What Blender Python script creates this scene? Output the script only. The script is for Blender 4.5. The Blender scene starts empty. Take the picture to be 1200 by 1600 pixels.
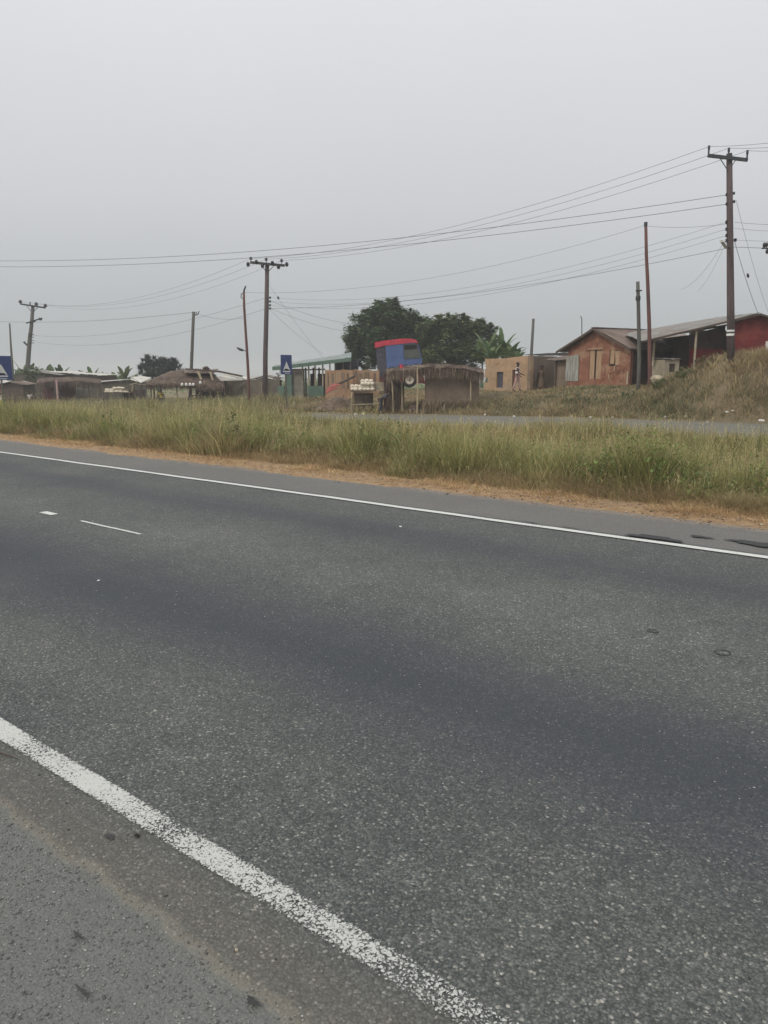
import bpy, math, random
import numpy as np
from mathutils import Vector, Matrix
R = math.radians
random.seed(7)
rng = np.random.default_rng(11)
C = bpy.context.scene.collection
SC = bpy.context.scene

# ------------------------------------------------------------------ camera
CAMH = 2.046
F = 1200.0
PITCH = math.atan(220.0 / F)
cam = bpy.data.cameras.new("camera")
camo = bpy.data.objects.new("camera", cam)
C.objects.link(camo)
camo.location = (0, 0, CAMH)
camo.rotation_euler = (math.pi / 2 - PITCH, 0, 0)
cam.sensor_fit = 'VERTICAL'
cam.sensor_height = 24.0
cam.lens = 24.0 * F / 1600.0
cam.clip_start = 0.05
cam.clip_end = 8000
SC.camera = camo

# ------------------------------------------------------------------ light
SUN_EL, SUN_AZ = 42.0, 232.0           # azimuth of the sun clockwise from +Y: behind the camera, to the left
w = bpy.data.worlds.new("World")
SC.world = w
w.use_nodes = True
nt = w.node_tree
nt.nodes.clear()
wo = nt.nodes.new('ShaderNodeOutputWorld')
bg = nt.nodes.new('ShaderNodeBackground')
bg.inputs[1].default_value = 0.1
sky = nt.nodes.new('ShaderNodeTexSky')
sky.sky_type = 'NISHITA'
sky.sun_disc = False
sky.sun_elevation = R(SUN_EL)
sky.sun_rotation = R(SUN_AZ)
sky.dust_density = 6.0
tc = nt.nodes.new('ShaderNodeTexCoord')
sep = nt.nodes.new('ShaderNodeSeparateXYZ')
nt.links.new(tc.outputs['Generated'], sep.inputs[0])
ramp = nt.nodes.new('ShaderNodeValToRGB')
nt.links.new(sep.outputs[2], ramp.inputs[0])
cr = ramp.color_ramp
cr.elements[0].position = 0.0
cr.elements[0].color = (.43, .465, .475, 1)
cr.elements[1].position = 1.0
cr.elements[1].color = (1.12, 1.12, 1.12, 1)
for p_, c_ in ((.06, (.485, .512, .525, 1)), (.20, (.635, .644, .660, 1)), (.40, (.765, .78, .805, 1))):
    e = cr.elements.new(p_)
    e.color = c_
sc_ = nt.nodes.new('ShaderNodeVectorMath')
sc_.operation = 'SCALE'
sc_.inputs['Scale'].default_value = 10.4
nt.links.new(ramp.outputs[0], sc_.inputs[0])
mx = nt.nodes.new('ShaderNodeMixRGB')
mx.inputs[0].default_value = 0.93
nt.links.new(sky.outputs[0], mx.inputs[1])
cl = nt.nodes.new('ShaderNodeTexNoise')
cl.inputs['Scale'].default_value = 2.2
cl.inputs['Detail'].default_value = 3
nt.links.new(tc.outputs['Generated'], cl.inputs['Vector'])
clm = nt.nodes.new('ShaderNodeMapRange')
clm.inputs['To Min'].default_value = .955
clm.inputs['To Max'].default_value = 1.045
nt.links.new(cl.outputs[0], clm.inputs[0])
sc2_ = nt.nodes.new('ShaderNodeVectorMath')
sc2_.operation = 'SCALE'
nt.links.new(sc_.outputs[0], sc2_.inputs[0])
nt.links.new(clm.outputs[0], sc2_.inputs['Scale'])
nt.links.new(sc2_.outputs[0], mx.inputs[2])
nt.links.new(mx.outputs[0], bg.inputs[0])
nt.links.new(bg.outputs[0], wo.inputs[0])
sl = bpy.data.lights.new("sun", 'SUN')
sl.energy = 1.3
sl.angle = R(12)
sl.color = (1.0, .93, .82)
so = bpy.data.objects.new("sun", sl)
C.objects.link(so)
sd_ = Vector((math.sin(R(SUN_AZ)) * math.cos(R(SUN_EL)), math.cos(R(SUN_AZ)) * math.cos(R(SUN_EL)), math.sin(R(SUN_EL))))
so.rotation_euler = sd_.to_track_quat('Z', 'Y').to_euler()
so.location = (-30, -30, 60)
SC.view_settings.view_transform = 'Standard'
SC.view_settings.look = 'None'
SC.view_settings.exposure = 0.0
SC.view_settings.gamma = 1.0
SC.cycles.volume_bounces = 1
SC.cycles.max_bounces = 6
SC.cycles.transparent_max_bounces = 12

# ------------------------------------------------------------------ frames
YAW = R(51.248)
EX = np.array([math.sin(YAW), -math.cos(YAW)])      # along the road, to the right
EY = np.array([math.cos(YAW), math.sin(YAW)])       # across the road, away
ROADROT = math.atan2(EX[1], EX[0])


def W(px, py, Y):
    """point at forward distance Y seen at photo pixel px,py"""
    a = F * math.cos(PITCH) + (800 - py) * math.sin(PITCH)
    return Vector(((px - 600) / a * Y, Y, CAMH + (-F * math.sin(PITCH) + (800 - py) * math.cos(PITCH)) / a * Y))


def sm(x, a, b):
    t = np.clip((x - a) / (b - a), 0, 1)
    return t * t * (3 - 2 * t)


_T = np.random.default_rng(3).random((256, 256))


def vn(x, y):
    xi = np.floor(x).astype(int)
    yi = np.floor(y).astype(int)
    fx = x - xi
    fy = y - yi
    fx = fx * fx * (3 - 2 * fx)
    fy = fy * fy * (3 - 2 * fy)
    a = _T[xi & 255, yi & 255]
    b = _T[(xi + 1) & 255, yi & 255]
    c = _T[xi & 255, (yi + 1) & 255]
    d = _T[(xi + 1) & 255, (yi + 1) & 255]
    return (a * (1 - fx) + b * fx) * (1 - fy) + (c * (1 - fx) + d * fx) * fy


def fbm(x, y, o=3):
    s = 0
    a = .5
    for i in range(o):
        s = s + a * vn(x * 2 ** i + 17 * i, y * 2 ** i + 5 * i)
        a *= .5
    return s / (1 - .5 ** o)


def base(s, d):
    return -1.8 * sm(-s, 5, 90) * sm(d, 12, 24)


TU = [-40, 0, 8, 10, 12, 14.4, 17, 23, 33, 41, 50, 60, 75, 100, 200]
TZ = [2.75, 2.75, 2.65, 2.4, 1.75, 1.2, 1.15, .8, .7, .2, -.7, -.9, -1.2, -1.7, -3]
RE = [35.6, 35.6, 35.6, 35.6, 36.8, 38, 39, 41, 44, 44, 44, 44, 44, 44, 44]


def H(s, d):
    s = np.asarray(s, float)
    d = np.asarray(d, float)
    b = base(s, d)
    edge = 10.85 + (fbm(s * .8, d * 0 + 3) - .5) * .5 + (fbm(s * 6, d * 6) - .5) * .25
    lip = np.clip((d - edge) * .12, -.03, .035)
    z = np.where(d < 13, lip, .035)
    z = z - .62 * sm(d, 12.4, 16.5) * (1 - sm(d, 19.5, 23.5))
    z = z - .05 * sm(d, 22.9, 23.6) * (1 - sm(d, 32.6, 33.2))
    z = z + b
    T = np.interp(-s, TU, TZ)
    e = np.interp(-s, TU, RE)
    t = np.clip((d - 33.6) / (e + .5 - 33.6), 0, 1)
    t = t * t * (3 - 2 * t)
    z = z * (1 - t) + T * t
    n = (fbm(s * .35, d * .35) - .5) * .3 + (fbm(s * 1.7, d * 1.7) - .5) * .12
    z = z + n * sm(d, 11.2, 13) * (1 - sm(d, 22, 23) * (1 - sm(d, 33, 34.5)))
    z = z - (z + 1.5) * sm(d, 58, 110)
    z = z - 10 * sm(d, 120, 600)
    z = np.where(d < -1.5, z - .03 * 0, z)
    return z


def sd(x, y):
    return x * EX[0] + y * EX[1], x * EY[0] + y * EY[1]


def G(x, y):
    s, d = sd(x, y)
    return float(H(s, d))


def onground(px, Y, sink=0.0):
    p = W(px, 600, Y)
    return Vector((p.x, p.y, G(p.x, p.y) - sink))


# ------------------------------------------------------------------ materials
def newmat(name):
    m = bpy.data.materials.new(name)
    m.use_nodes = True
    t = m.node_tree
    t.nodes.clear()
    o = t.nodes.new('ShaderNodeOutputMaterial')
    b = t.nodes.new('ShaderNodeBsdfPrincipled')
    t.links.new(b.outputs[0], o.inputs[0])
    return m, t, b, o


def noise(t, scale, detail=4, vec=None, rough=.6):
    n = t.nodes.new('ShaderNodeTexNoise')
    n.inputs['Scale'].default_value = scale
    n.inputs['Detail'].default_value = detail
    n.inputs['Roughness'].default_value = rough
    if vec is not None:
        t.links.new(vec, n.inputs['Vector'])
    return n


def ramp_(t, src, stops):
    r = t.nodes.new('ShaderNodeValToRGB')
    t.links.new(src, r.inputs[0])
    e = r.color_ramp.elements
    e[0].position, e[0].color = stops[0][0], (*stops[0][1], 1)
    e[1].position, e[1].color = stops[-1][0], (*stops[-1][1], 1)
    for p, c in stops[1:-1]:
        k = e.new(p)
        k.color = (*c, 1)
    return r


def mixc(t, fac, a, b, mode='MIX'):
    m = t.nodes.new('ShaderNodeMixRGB')
    m.blend_type = mode
    for i, v in enumerate((fac, a, b)):
        if isinstance(v, (int, float)):
            m.inputs[i].default_value = v
        elif isinstance(v, tuple):
            m.inputs[i].default_value = (*v, 1)
        else:
            t.links.new(v, m.inputs[i])
    return m.outputs[0]


def math_(t, op, a, b=None, c=None, clamp=False):
    m = t.nodes.new('ShaderNodeMath')
    m.operation = op
    m.use_clamp = clamp
    for i, v in enumerate((a, b, c)):
        if v is None:
            continue
        if isinstance(v, (int, float)):
            m.inputs[i].default_value = v
        else:
            t.links.new(v, m.inputs[i])
    return m.outputs[0]


def bump(t, b, h, dist, strength=1.0):
    n = t.nodes.new('ShaderNodeBump')
    n.inputs['Distance'].default_value = dist
    n.inputs['Strength'].default_value = strength
    t.links.new(h, n.inputs['Height'])
    t.links.new(n.outputs[0], b.inputs['Normal'])


def M(name, c1, c2=None, scale=3.0, rough=.85, bmp=.02, metal=0.0, c3=None, stretch=None, spec=.3):
    """two or three toned weathered surface"""
    m, t, b, o = newmat(name)
    tcn = t.nodes.new('ShaderNodeTexCoord')
    v = tcn.outputs['Object']
    if stretch:
        mp = t.nodes.new('ShaderNodeMapping')
        mp.inputs['Scale'].default_value = stretch
        t.links.new(v, mp.inputs[0])
        v = mp.outputs[0]
    if c2 is None:
        c2 = tuple(x * .7 for x in c1)
    n = noise(t, scale, 6, v)
    r = ramp_(t, n.outputs[0], [(.32, c2), (.62, c1)])
    col = r.outputs[0]
    if c3:
        n2 = noise(t, scale * .45, 4, v)
        f = ramp_(t, n2.outputs[0], [(.5, (0, 0, 0)), (.62, (1, 1, 1))])
        col = mixc(t, f.outputs[0], col, c3)
    n3 = noise(t, scale * 9, 3, v)
    col = mixc(t, .25, col, n3.outputs[0], 'OVERLAY')
    t.links.new(col, b.inputs['Base Color'])
    b.inputs['Roughness'].default_value = rough
    b.inputs['Metallic'].default_value = metal
    b.inputs['Specular IOR Level'].default_value = spec
    if bmp:
        bump(t, b, n3.outputs[0], bmp)
    return m


def attr_mat(name, rough=.6, trans=.25):
    m, t, b, o = newmat(name)
    a = t.nodes.new('ShaderNodeAttribute')
    a.attribute_name = 'Col'
    t.links.new(a.outputs['Color'], b.inputs['Base Color'])
    b.inputs['Roughness'].default_value = rough
    b.inputs['Specular IOR Level'].default_value = .25
    if trans:
        tr = t.nodes.new('ShaderNodeBsdfTranslucent')
        t.links.new(a.outputs['Color'], tr.inputs[0])
        mxs = t.nodes.new('ShaderNodeMixShader')
        mxs.inputs[0].default_value = trans
        t.links.new(b.outputs[0], mxs.inputs[1])
        t.links.new(tr.outputs[0], mxs.inputs[2])
        t.links.new(mxs.outputs[0], o.inputs[0])
    return m


MAT = dict(
    wood_pole=M('pole_wood', (.135, .10, .10), (.075, .06, .062), 2.0, stretch=(6, 6, .6)),
    grey_pole=M('grey_pole_wood', (.15, .145, .13), (.09, .088, .08), 2.0, stretch=(6, 6, .6)),
    red_pole=M('reddish_pole_wood', (.19, .085, .075), (.10, .06, .055), 2.0, stretch=(6, 6, .6)),
    dark_metal=M('dark_metal', (.07, .075, .08), (.045, .045, .05), 8, rough=.55, metal=.4, bmp=0),
    insul=M('brown_porcelain', (.055, .05, .055), (.035, .03, .03), 8, rough=.3, bmp=0),
    wire=M('wire', (.10, .105, .11), (.08, .08, .085), 5, bmp=0, rough=.6),
    rust=M('rusty_corrugated', (.20, .155, .13), (.12, .085, .072), 1.2, rough=.75, c3=(.27, .235, .21)),
    grey_roof=M('weathered_zinc', (.27, .265, .25), (.17, .15, .14), 1.2, rough=.6, c3=(.21, .16, .13)),
    pale_roof=M('pale_sheet', (.62, .60, .55), (.45, .43, .40), 1.5, rough=.6),
    green_roof=M('pale_green_roof', (.27, .31, .30), (.19, .225, .215), 1.2, rough=.6),
    brick=M('red_mud_brick', (.31, .135, .085), (.19, .085, .055), 2.4, c3=(.36, .22, .14), bmp=.03),
    adobe=M('ochre_adobe', (.45, .305, .19), (.33, .22, .135), 1.6, c3=(.36, .27, .185), bmp=.03),
    adobe_o=M('orange_mud', (.38, .24, .15), (.27, .165, .10), 1.3, c3=(.30, .22, .145), bmp=.03),
    adobe_g=M('grey_brown_mud', (.24, .18, .135), (.16, .12, .09), 1.6, bmp=.03),
    redwall=M('dark_red_paint', (.20, .028, .028), (.12, .02, .022), 2.0, c3=(.22, .05, .04)),
    darkwall=M('dark_brown_wall', (.095, .065, .058), (.06, .045, .04), 2.0),
    door=M('pale_boards', (.48, .33, .21), (.33, .21, .13), 2.5, stretch=(6, 6, .8)),
    grey_sheet=M('whitewashed_sheet', (.42, .42, .38), (.20, .20, .18), 2.2, stretch=(5, 5, .6)),
    black=M('black_and_interior_shade', (.02, .018, .016), (.012, .01, .01), 3, bmp=0),
    dwood=M('old_wood', (.13, .095, .075), (.075, .055, .045), 2.5, stretch=(5, 5, .7)),
    lwood=M('pale_stick', (.50, .42, .29), (.33, .26, .17), 3.0, stretch=(6, 6, .7)),
    thatch=M('thatch', (.15, .105, .085), (.085, .06, .05), 4.0, c3=(.20, .15, .11), bmp=.05),
    mudwall=M('mud_wall', (.15, .13, .10), (.10, .085, .07), 1.2, bmp=.03),
    cream=M('cream_wall', (.42, .37, .28), (.28, .23, .17), 2.0, bmp=.02),
    block=M('cement_block', (.27, .25, .21), (.17, .155, .13), 2.0, bmp=.03),
    gpaint=M('green_paint', (.13, .20, .155), (.09, .14, .11), 2.0),
    tblue=M('blue_truck_paint', (.085, .14, .32), (.06, .10, .24), 1.5, rough=.4, bmp=0, spec=.5),
    tred=M('red_truck_paint', (.58, .04, .075), (.42, .032, .055), 1.5, rough=.4, bmp=0, spec=.5),
    tmaroon=M('maroon_paint', (.13, .035, .035), (.08, .03, .03), 1.5, rough=.5, bmp=0),
    tgrey=M('dark_grey_panel', (.085, .085, .115), (.055, .055, .075), 1.5, rough=.5, bmp=0),
    tyre=M('tyre_rubber', (.03, .03, .03), (.02, .02, .02), 5, bmp=0),
    rim=M('white_rim', (.62, .56, .48), (.45, .38, .30), 5, rough=.5, bmp=0),
    glass=M('dark_glass', (.03, .035, .035), (.02, .022, .022), 2, rough=.12, bmp=0, spec=.6),
    paneglass=M('reflection_toned_glass', (.10, .11, .10), (.06, .07, .065), 1.5, rough=.2, bmp=0, spec=.5),  # grey-green reflection on the pane is put into its base colour
    lamp=M('clear_lamp', (.8, .76, .72), (.6, .58, .55), 5, rough=.2, bmp=0),
    sblue=M('blue_sign_face', (.045, .07, .21), (.036, .055, .165), 2.0, rough=.5, bmp=0),
    swhite=M('white_sign_paint', (.72, .74, .72), (.60, .62, .60), 3.0, rough=.5, bmp=0),
    syam=M('pale_yam', (.80, .74, .62), (.62, .52, .40), 6.0, bmp=.02),
    white=M('white_plastic', (.80, .78, .74), (.62, .60, .56), 4.0, bmp=0),
    stone=M('pale_stone', (.50, .43, .32), (.33, .28, .21), 5.0, bmp=.02),
    redcloth=M('faded_red_cloth', (.36, .10, .09), (.24, .07, .06), 4.0),
    skin=M('dark_skin', (.075, .042, .03), (.055, .032, .024), 6, rough=.5, bmp=0),
    hair=M('black_hair', (.015, .013, .012), (.01, .01, .01), 9, bmp=0),
    cwhite=M('white_cotton', (.78, .70, .70), (.62, .55, .55), 5, bmp=0),
    cpink=M('pale_pink_cotton', (.55, .36, .33), (.40, .27, .25), 5, bmp=0),
    cgrey=M('dark_grey_cotton', (.10, .095, .11), (.06, .058, .07), 5, bmp=0),
    cyellow=M('yellow_cotton', (.60, .50, .10), (.45, .36, .08), 5, bmp=0),
    cbrown=M('brown_cotton', (.16, .11, .075), (.11, .08, .06), 5, bmp=0),
    bark=M('tree_bark', (.12, .10, .085), (.06, .05, .045), 3, stretch=(4, 4, .7), bmp=.04),
)
MAT['foliage'] = attr_mat('foliage', .55, .28)
MAT['blades'] = attr_mat('grass_blades', .65, .3)
MAT['straw'] = attr_mat('straw_strands', .8, .1)


# --------------------------------------------------------------- mesh helpers
class MB:
    def __init__(s):
        s.v = []
        s.f = []

    def add(s, vs, fs):
        o = len(s.v)
        s.v += [tuple(v) for v in vs]
        s.f += [tuple(i + o for i in f) for f in fs]
        return s

    def box(s, c, d, rz=0, rx=0, ry=0):
        m = Matrix.Rotation(rz, 3, 'Z') @ Matrix.Rotation(ry, 3, 'Y') @ Matrix.Rotation(rx, 3, 'X')
        vs = []
        for x in (-.5, .5):
            for y in (-.5, .5):
                for z in (-.5, .5):
                    vs.append(m @ Vector((x * d[0], y * d[1], z * d[2])) + Vector(c))
        return s.add(vs, [(0, 1, 3, 2), (4, 6, 7, 5), (0, 4, 5, 1), (2, 3, 7, 6), (0, 2, 6, 4), (1, 5, 7, 3)])

    def beam(s, p, q, wd, h=None):
        p, q = Vector(p), Vector(q)
        h = h or wd
        z = (q - p).normalized()
        x = z.cross(Vector((0, 0, 1)))
        if x.length < 1e-3:
            x = Vector((1, 0, 0))
        x.normalize()
        y = z.cross(x)
        vs = []
        for c in (p, q):
            for a, b in ((-1, -1), (1, -1), (1, 1), (-1, 1)):
                vs.append(c + x * a * wd / 2 + y * b * h / 2)
        return s.add(vs, [(3, 2, 1, 0), (4, 5, 6, 7), (0, 1, 5, 4), (1, 2, 6, 5), (2, 3, 7, 6), (3, 0, 4, 7)])

    def tube(s, pts, rads, n=8):
        pts = [Vector(p) for p in pts]
        if isinstance(rads, (int, float)):
            rads = [rads] * len(pts)
        vs = []
        ref = Vector((0, 0, 1))
        if abs((pts[-1] - pts[0]).normalized().z) > .9:
            ref = Vector((1, 0, 0))
        for i, p in enumerate(pts):
            a = pts[max(i - 1, 0)]
            b = pts[min(i + 1, len(pts) - 1)]
            z = (b - a).normalized()
            x = z.cross(ref).normalized()
            y = z.cross(x)
            for k in range(n):
                t = 2 * math.pi * k / n
                vs.append(p + (x * math.cos(t) + y * math.sin(t)) * rads[i])
        fs = []
        for i in range(len(pts) - 1):
            for k in range(n):
                fs.append((i * n + k, i * n + (k + 1) % n, (i + 1) * n + (k + 1) % n, (i + 1) * n + k))
        fs.append(tuple(range(n))[::-1])
        fs.append(tuple(range((len(pts) - 1) * n, len(pts) * n)))
        return s.add(vs, fs)

    def lathe(s, c, prof, axis=(0, 0, 1), n=12):
        z = Vector(axis).normalized()
        x = z.orthogonal().normalized()
        y = z.cross(x)
        c = Vector(c)
        vs = []
        for r, h in prof:
            for k in range(n):
                t = 2 * math.pi * k / n
                vs.append(c + z * h + (x * math.cos(t) + y * math.sin(t)) * r)
        fs = []
        for i in range(len(prof) - 1):
            for k in range(n):
                fs.append((i * n + k, i * n + (k + 1) % n, (i + 1) * n + (k + 1) % n, (i + 1) * n + k))
        fs.append(tuple(range(n))[::-1])
        fs.append(tuple(range((len(prof) - 1) * n, len(prof) * n)))
        return s.add(vs, fs)

    def slab(s, pts, t):
        pts = [Vector(p) for p in pts]
        n = (pts[1] - pts[0]).cross(pts[2] - pts[0]).normalized()
        k = len(pts)
        vs = pts + [p - n * t for p in pts]
        fs = [tuple(range(k)), tuple(range(2 * k - 1, k - 1, -1))]
        for i in range(k):
            fs.append((i, k + i, k + (i + 1) % k, (i + 1) % k))
        return s.add(vs, fs)

    def prism(s, prof, y0, y1):
        """profile in x,z extruded along y"""
        k = len(prof)
        vs = [(x, y0, z) for x, z in prof] + [(x, y1, z) for x, z in prof]
        fs = [tuple(range(k)), tuple(range(2 * k - 1, k - 1, -1))]
        for i in range(k):
            fs.append((i, k + i, k + (i + 1) % k, (i + 1) % k))
        return s.add(vs, fs)

    def corr(s, a, b, c, d, wave=.16, amp=.018, sag=0.0, nv=6, th=.012):
        """corrugated sheet: a-b eave, d-c ridge; waves run across a-b"""
        a, b, c, d = map(Vector, (a, b, c, d))
        nu = max(6, int((b - a).length / wave * 4))
        n = (b - a).cross(d - a).normalized()
        vs = []
        for lay in (0, 1):
            for j in range(nv + 1):
                t = j / nv
                for i in range(nu + 1):
                    u = i / nu
                    p = (a * (1 - u) + b * u) * (1 - t) + (d * (1 - u) + c * u) * t
                    h = amp * math.sin(i * math.pi / 2 + .6) - sag * math.sin(math.pi * u) * math.sin(math.pi * t)
                    h += .02 * math.sin(u * 9.1 + t * 5) + .012 * math.sin(u * 23 + t * 11)
                    vs.append(p + n * (h - lay * th))
        fs = []
        W_ = nu + 1
        o2 = W_ * (nv + 1)
        for j in range(nv):
            for i in range(nu):
                q = (j * W_ + i, j * W_ + i + 1, (j + 1) * W_ + i + 1, (j + 1) * W_ + i)
                fs.append(q)
                fs.append(tuple(x + o2 for x in q[::-1]))
        for i in range(nu):
            fs.append((i + 1, i, i + o2, i + 1 + o2))
            k = nv * W_ + i
            fs.append((k, k + 1, k + 1 + o2, k + o2))
        for j in range(nv):
            k = j * W_
            fs.append((k, k + W_, k + W_ + o2, k + o2))
            k = j * W_ + nu
            fs.append((k + W_, k, k + o2, k + W_ + o2))
        return s.add(vs, fs)

    def wall(s, L, Hh, t, opens, rag=None, y=0.0, z0=0.0):
        """wall in the local xz plane from x=0..L with real openings (x0,x1,z0,z1)"""
        xs = sorted(set([0, L] + [o[0] for o in opens] + [o[1] for o in opens]))
        zs = sorted(set([z0, Hh] + [o[2] for o in opens] + [o[3] for o in opens]))
        xs = [x for x in xs if 0 <= x <= L]
        zs = [z for z in zs if z0 <= z <= Hh]

        def solid(i, j):
            if i < 0 or j < 0 or i >= len(xs) - 1 or j >= len(zs) - 1:
                return False
            cx = (xs[i] + xs[i + 1]) / 2
            cz = (zs[j] + zs[j + 1]) / 2
            return not any(o[0] < cx < o[1] and o[2] < cz < o[3] for o in opens)
        for i in range(len(xs) - 1):
            for j in range(len(zs) - 1):
                if not solid(i, j):
                    continue
                a, b, c, d = xs[i], xs[i + 1], zs[j], zs[j + 1]
                s.add([(a, y, c), (b, y, c), (b, y, d), (a, y, d), (a, y + t, c), (b, y + t, c), (b, y + t, d), (a, y + t, d)],
                      [(0, 1, 2, 3), (7, 6, 5, 4)]
                      + ([] if solid(i - 1, j) else [(0, 3, 7, 4)]) + ([] if solid(i + 1, j) else [(1, 5, 6, 2)])
                      + ([] if solid(i, j - 1) else [(0, 4, 5, 1)]) + ([] if solid(i, j + 1) else [(3, 2, 6, 7)]))
        return s

    def build(s, name, mat, parent=None, smooth=False):
        me = bpy.data.meshes.new(name)
        me.from_pydata(s.v, [], s.f)
        me.materials.append(MAT[mat] if isinstance(mat, str) else mat)
        if smooth:
            me.polygons.foreach_set('use_smooth', [True] * len(me.polygons))
        me.update()
        o = bpy.data.objects.new(name, me)
        C.objects.link(o)
        if parent:
            o.parent = parent
        return o


def tag(o, label, cat, group=None, kind=None):
    o['label'] = label
    if cat:
        o['category'] = cat
    if group:
        o['group'] = group
    if kind:
        o['kind'] = kind
    return o


def thing(name, label, cat, loc, rz=0.0, group=None):
    o = bpy.data.objects.new(name, None)
    o.empty_display_size = .3
    C.objects.link(o)
    o.location = loc
    o.rotation_euler = (0, 0, rz)
    return tag(o, label, cat, group)


def bigmesh(name, verts, faces_flat, loop_tot, cols, mat, parent=None):
    me = bpy.data.meshes.new(name)
    nv = len(verts)
    me.vertices.add(nv)
    me.vertices.foreach_set('co', verts.astype(np.float32).ravel())
    me.loops.add(len(faces_flat))
    me.loops.foreach_set('vertex_index', faces_flat.astype(np.int32))
    nf = len(loop_tot)
    me.polygons.add(nf)
    st = np.concatenate([[0], np.cumsum(loop_tot)[:-1]]).astype(np.int32)
    me.polygons.foreach_set('loop_start', st)
    me.polygons.foreach_set('loop_total', loop_tot.astype(np.int32))
    me.update(calc_edges=True)
    if cols is not None:
        a = me.attributes.new('Col', 'FLOAT_COLOR', 'POINT')
        c4 = np.ones((nv, 4), np.float32)
        c4[:, :3] = np.clip(cols, 0, 1)
        a.data.foreach_set('color', c4.ravel())
    me.materials.append(MAT[mat] if isinstance(mat, str) else mat)
    me.validate()
    o = bpy.data.objects.new(name, me)
    C.objects.link(o)
    if parent:
        o.parent = parent
    return o


def blades(name, P, hgt, wid, lean, col, mat='blades', parent=None, curl=1.0, seg=3):
    """curved tapering blades; P (n,3) base, hgt (n), wid (n), lean (n,2) horizontal tip offset, col (n,3)"""
    n = len(P)
    ang = rng.random(n) * np.pi * 2
    side = np.stack([np.cos(ang), np.sin(ang), np.zeros(n)], 1) * (wid[:, None] * .5)
    vs = []
    cs = []
    for k in range(seg + 1):
        t = k / seg
        c = P.copy()
        c[:, 0] += lean[:, 0] * t ** 1.8
        c[:, 1] += lean[:, 1] * t ** 1.8
        c[:, 2] += hgt * (t - .25 * curl * t ** 3 * np.minimum(1, np.hypot(lean[:, 0], lean[:, 1]) / np.maximum(hgt, .01)))
        wk = 1 - .75 * t ** 1.5
        if k < seg:
            vs += [c - side * wk, c + side * wk]
            cs += [col, col]
        else:
            vs += [c]
            cs += [col]
    nvb = 2 * seg + 1
    V = np.stack(vs, 1).reshape(-1, 3)
    Cc = np.stack(cs, 1).reshape(-1, 3)
    off = np.arange(n)[:, None] * nvb
    f = []
    tot = []
    for k in range(seg - 1):
        f.append(off + np.array([[2 * k, 2 * k + 1, 2 * k + 3, 2 * k + 2]]))
        tot.append(4)
    f.append(off + np.array([[2 * seg - 2, 2 * seg - 1, 2 * seg]]))
    tot.append(3)
    flat = np.concatenate(f, 1).ravel()
    return bigmesh(name, V, flat, np.tile(np.array(tot), n), Cc, mat, parent)


# ------------------------------------------------------------------ ground
def roadobj(o, kind='structure'):
    o.rotation_euler = (0, 0, ROADROT)
    o['kind'] = kind
    return o


def grid(name, ss, dd, zf, mat):
    S, D = np.meshgrid(ss, dd)
    Z = zf(S, D)
    V = np.stack([S, D, Z], -1).reshape(-1, 3)
    ns, nd = len(ss), len(dd)
    i, j = np.meshgrid(np.arange(ns - 1), np.arange(nd - 1))
    a = (j * ns + i).ravel()
    Fq = np.stack([a, a + 1, a + ns + 1, a + ns], 1)
    o = bigmesh(name, V, Fq.ravel(), np.full(len(Fq), 4), None, mat)
    o.data.polygons.foreach_set('use_smooth', [True] * len(o.data.polygons))
    return o


def ground_mat():
    m, t, b, o = newmat('dry_soil')
    tcn = t.nodes.new('ShaderNodeTexCoord')
    v = tcn.outputs['Object']
    n1 = noise(t, .5, 5, v)
    n2 = noise(t, 7, 6, v, .7)
    n3 = noise(t, 45, 4, v, .7)
    soil = ramp_(t, n2.outputs[0], [(.3, (.31, .20, .115)), (.5, (.46, .315, .185)), (.7, (.58, .42, .26))])
    far = ramp_(t, n1.outputs[0], [(.35, (.19, .16, .10)), (.65, (.29, .23, .15))])
    sp = t.nodes.new('ShaderNodeSeparateXYZ')
    t.links.new(v, sp.inputs[0])
    y = math_(t, 'ADD', sp.outputs[1], math_(t, 'MULTIPLY', n1.outputs[0], 1.2))
    f = math_(t, 'DIVIDE', math_(t, 'SUBTRACT', y, 11.8), 1.6, clamp=True)
    col = mixc(t, f, soil.outputs[0], far.outputs[0])
    col = mixc(t, .35, col, n3.outputs[0], 'OVERLAY')
    t.links.new(col, b.inputs['Base Color'])
    b.inputs['Roughness'].default_value = .95
    b.inputs['Specular IOR Level'].default_value = .1
    bump(t, b, math_(t, 'ADD', n2.outputs[0], n3.outputs[0]), .05)
    return m


ss = np.concatenate([[-3000, -1500, -800, -500, -350, -250, -190, -150, -125], np.arange(-108, 36, .45), [45, 60, 90, 140, 250, 500, 1000, 3000]])
dd = np.concatenate([[-2000, -600, -200, -80, -40, -20, -12, -8, -6], np.arange(-5, 10, 1.5), np.arange(10, 13, .12), np.arange(13, 32, .6),
                     np.arange(32, 46, .3), np.arange(46, 62, 1.2), [65, 70, 78, 90, 105, 125, 160, 220, 320, 450, 700, 1200, 3500]])
g = roadobj(grid('ground', ss, dd, H, ground_mat()))


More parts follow.
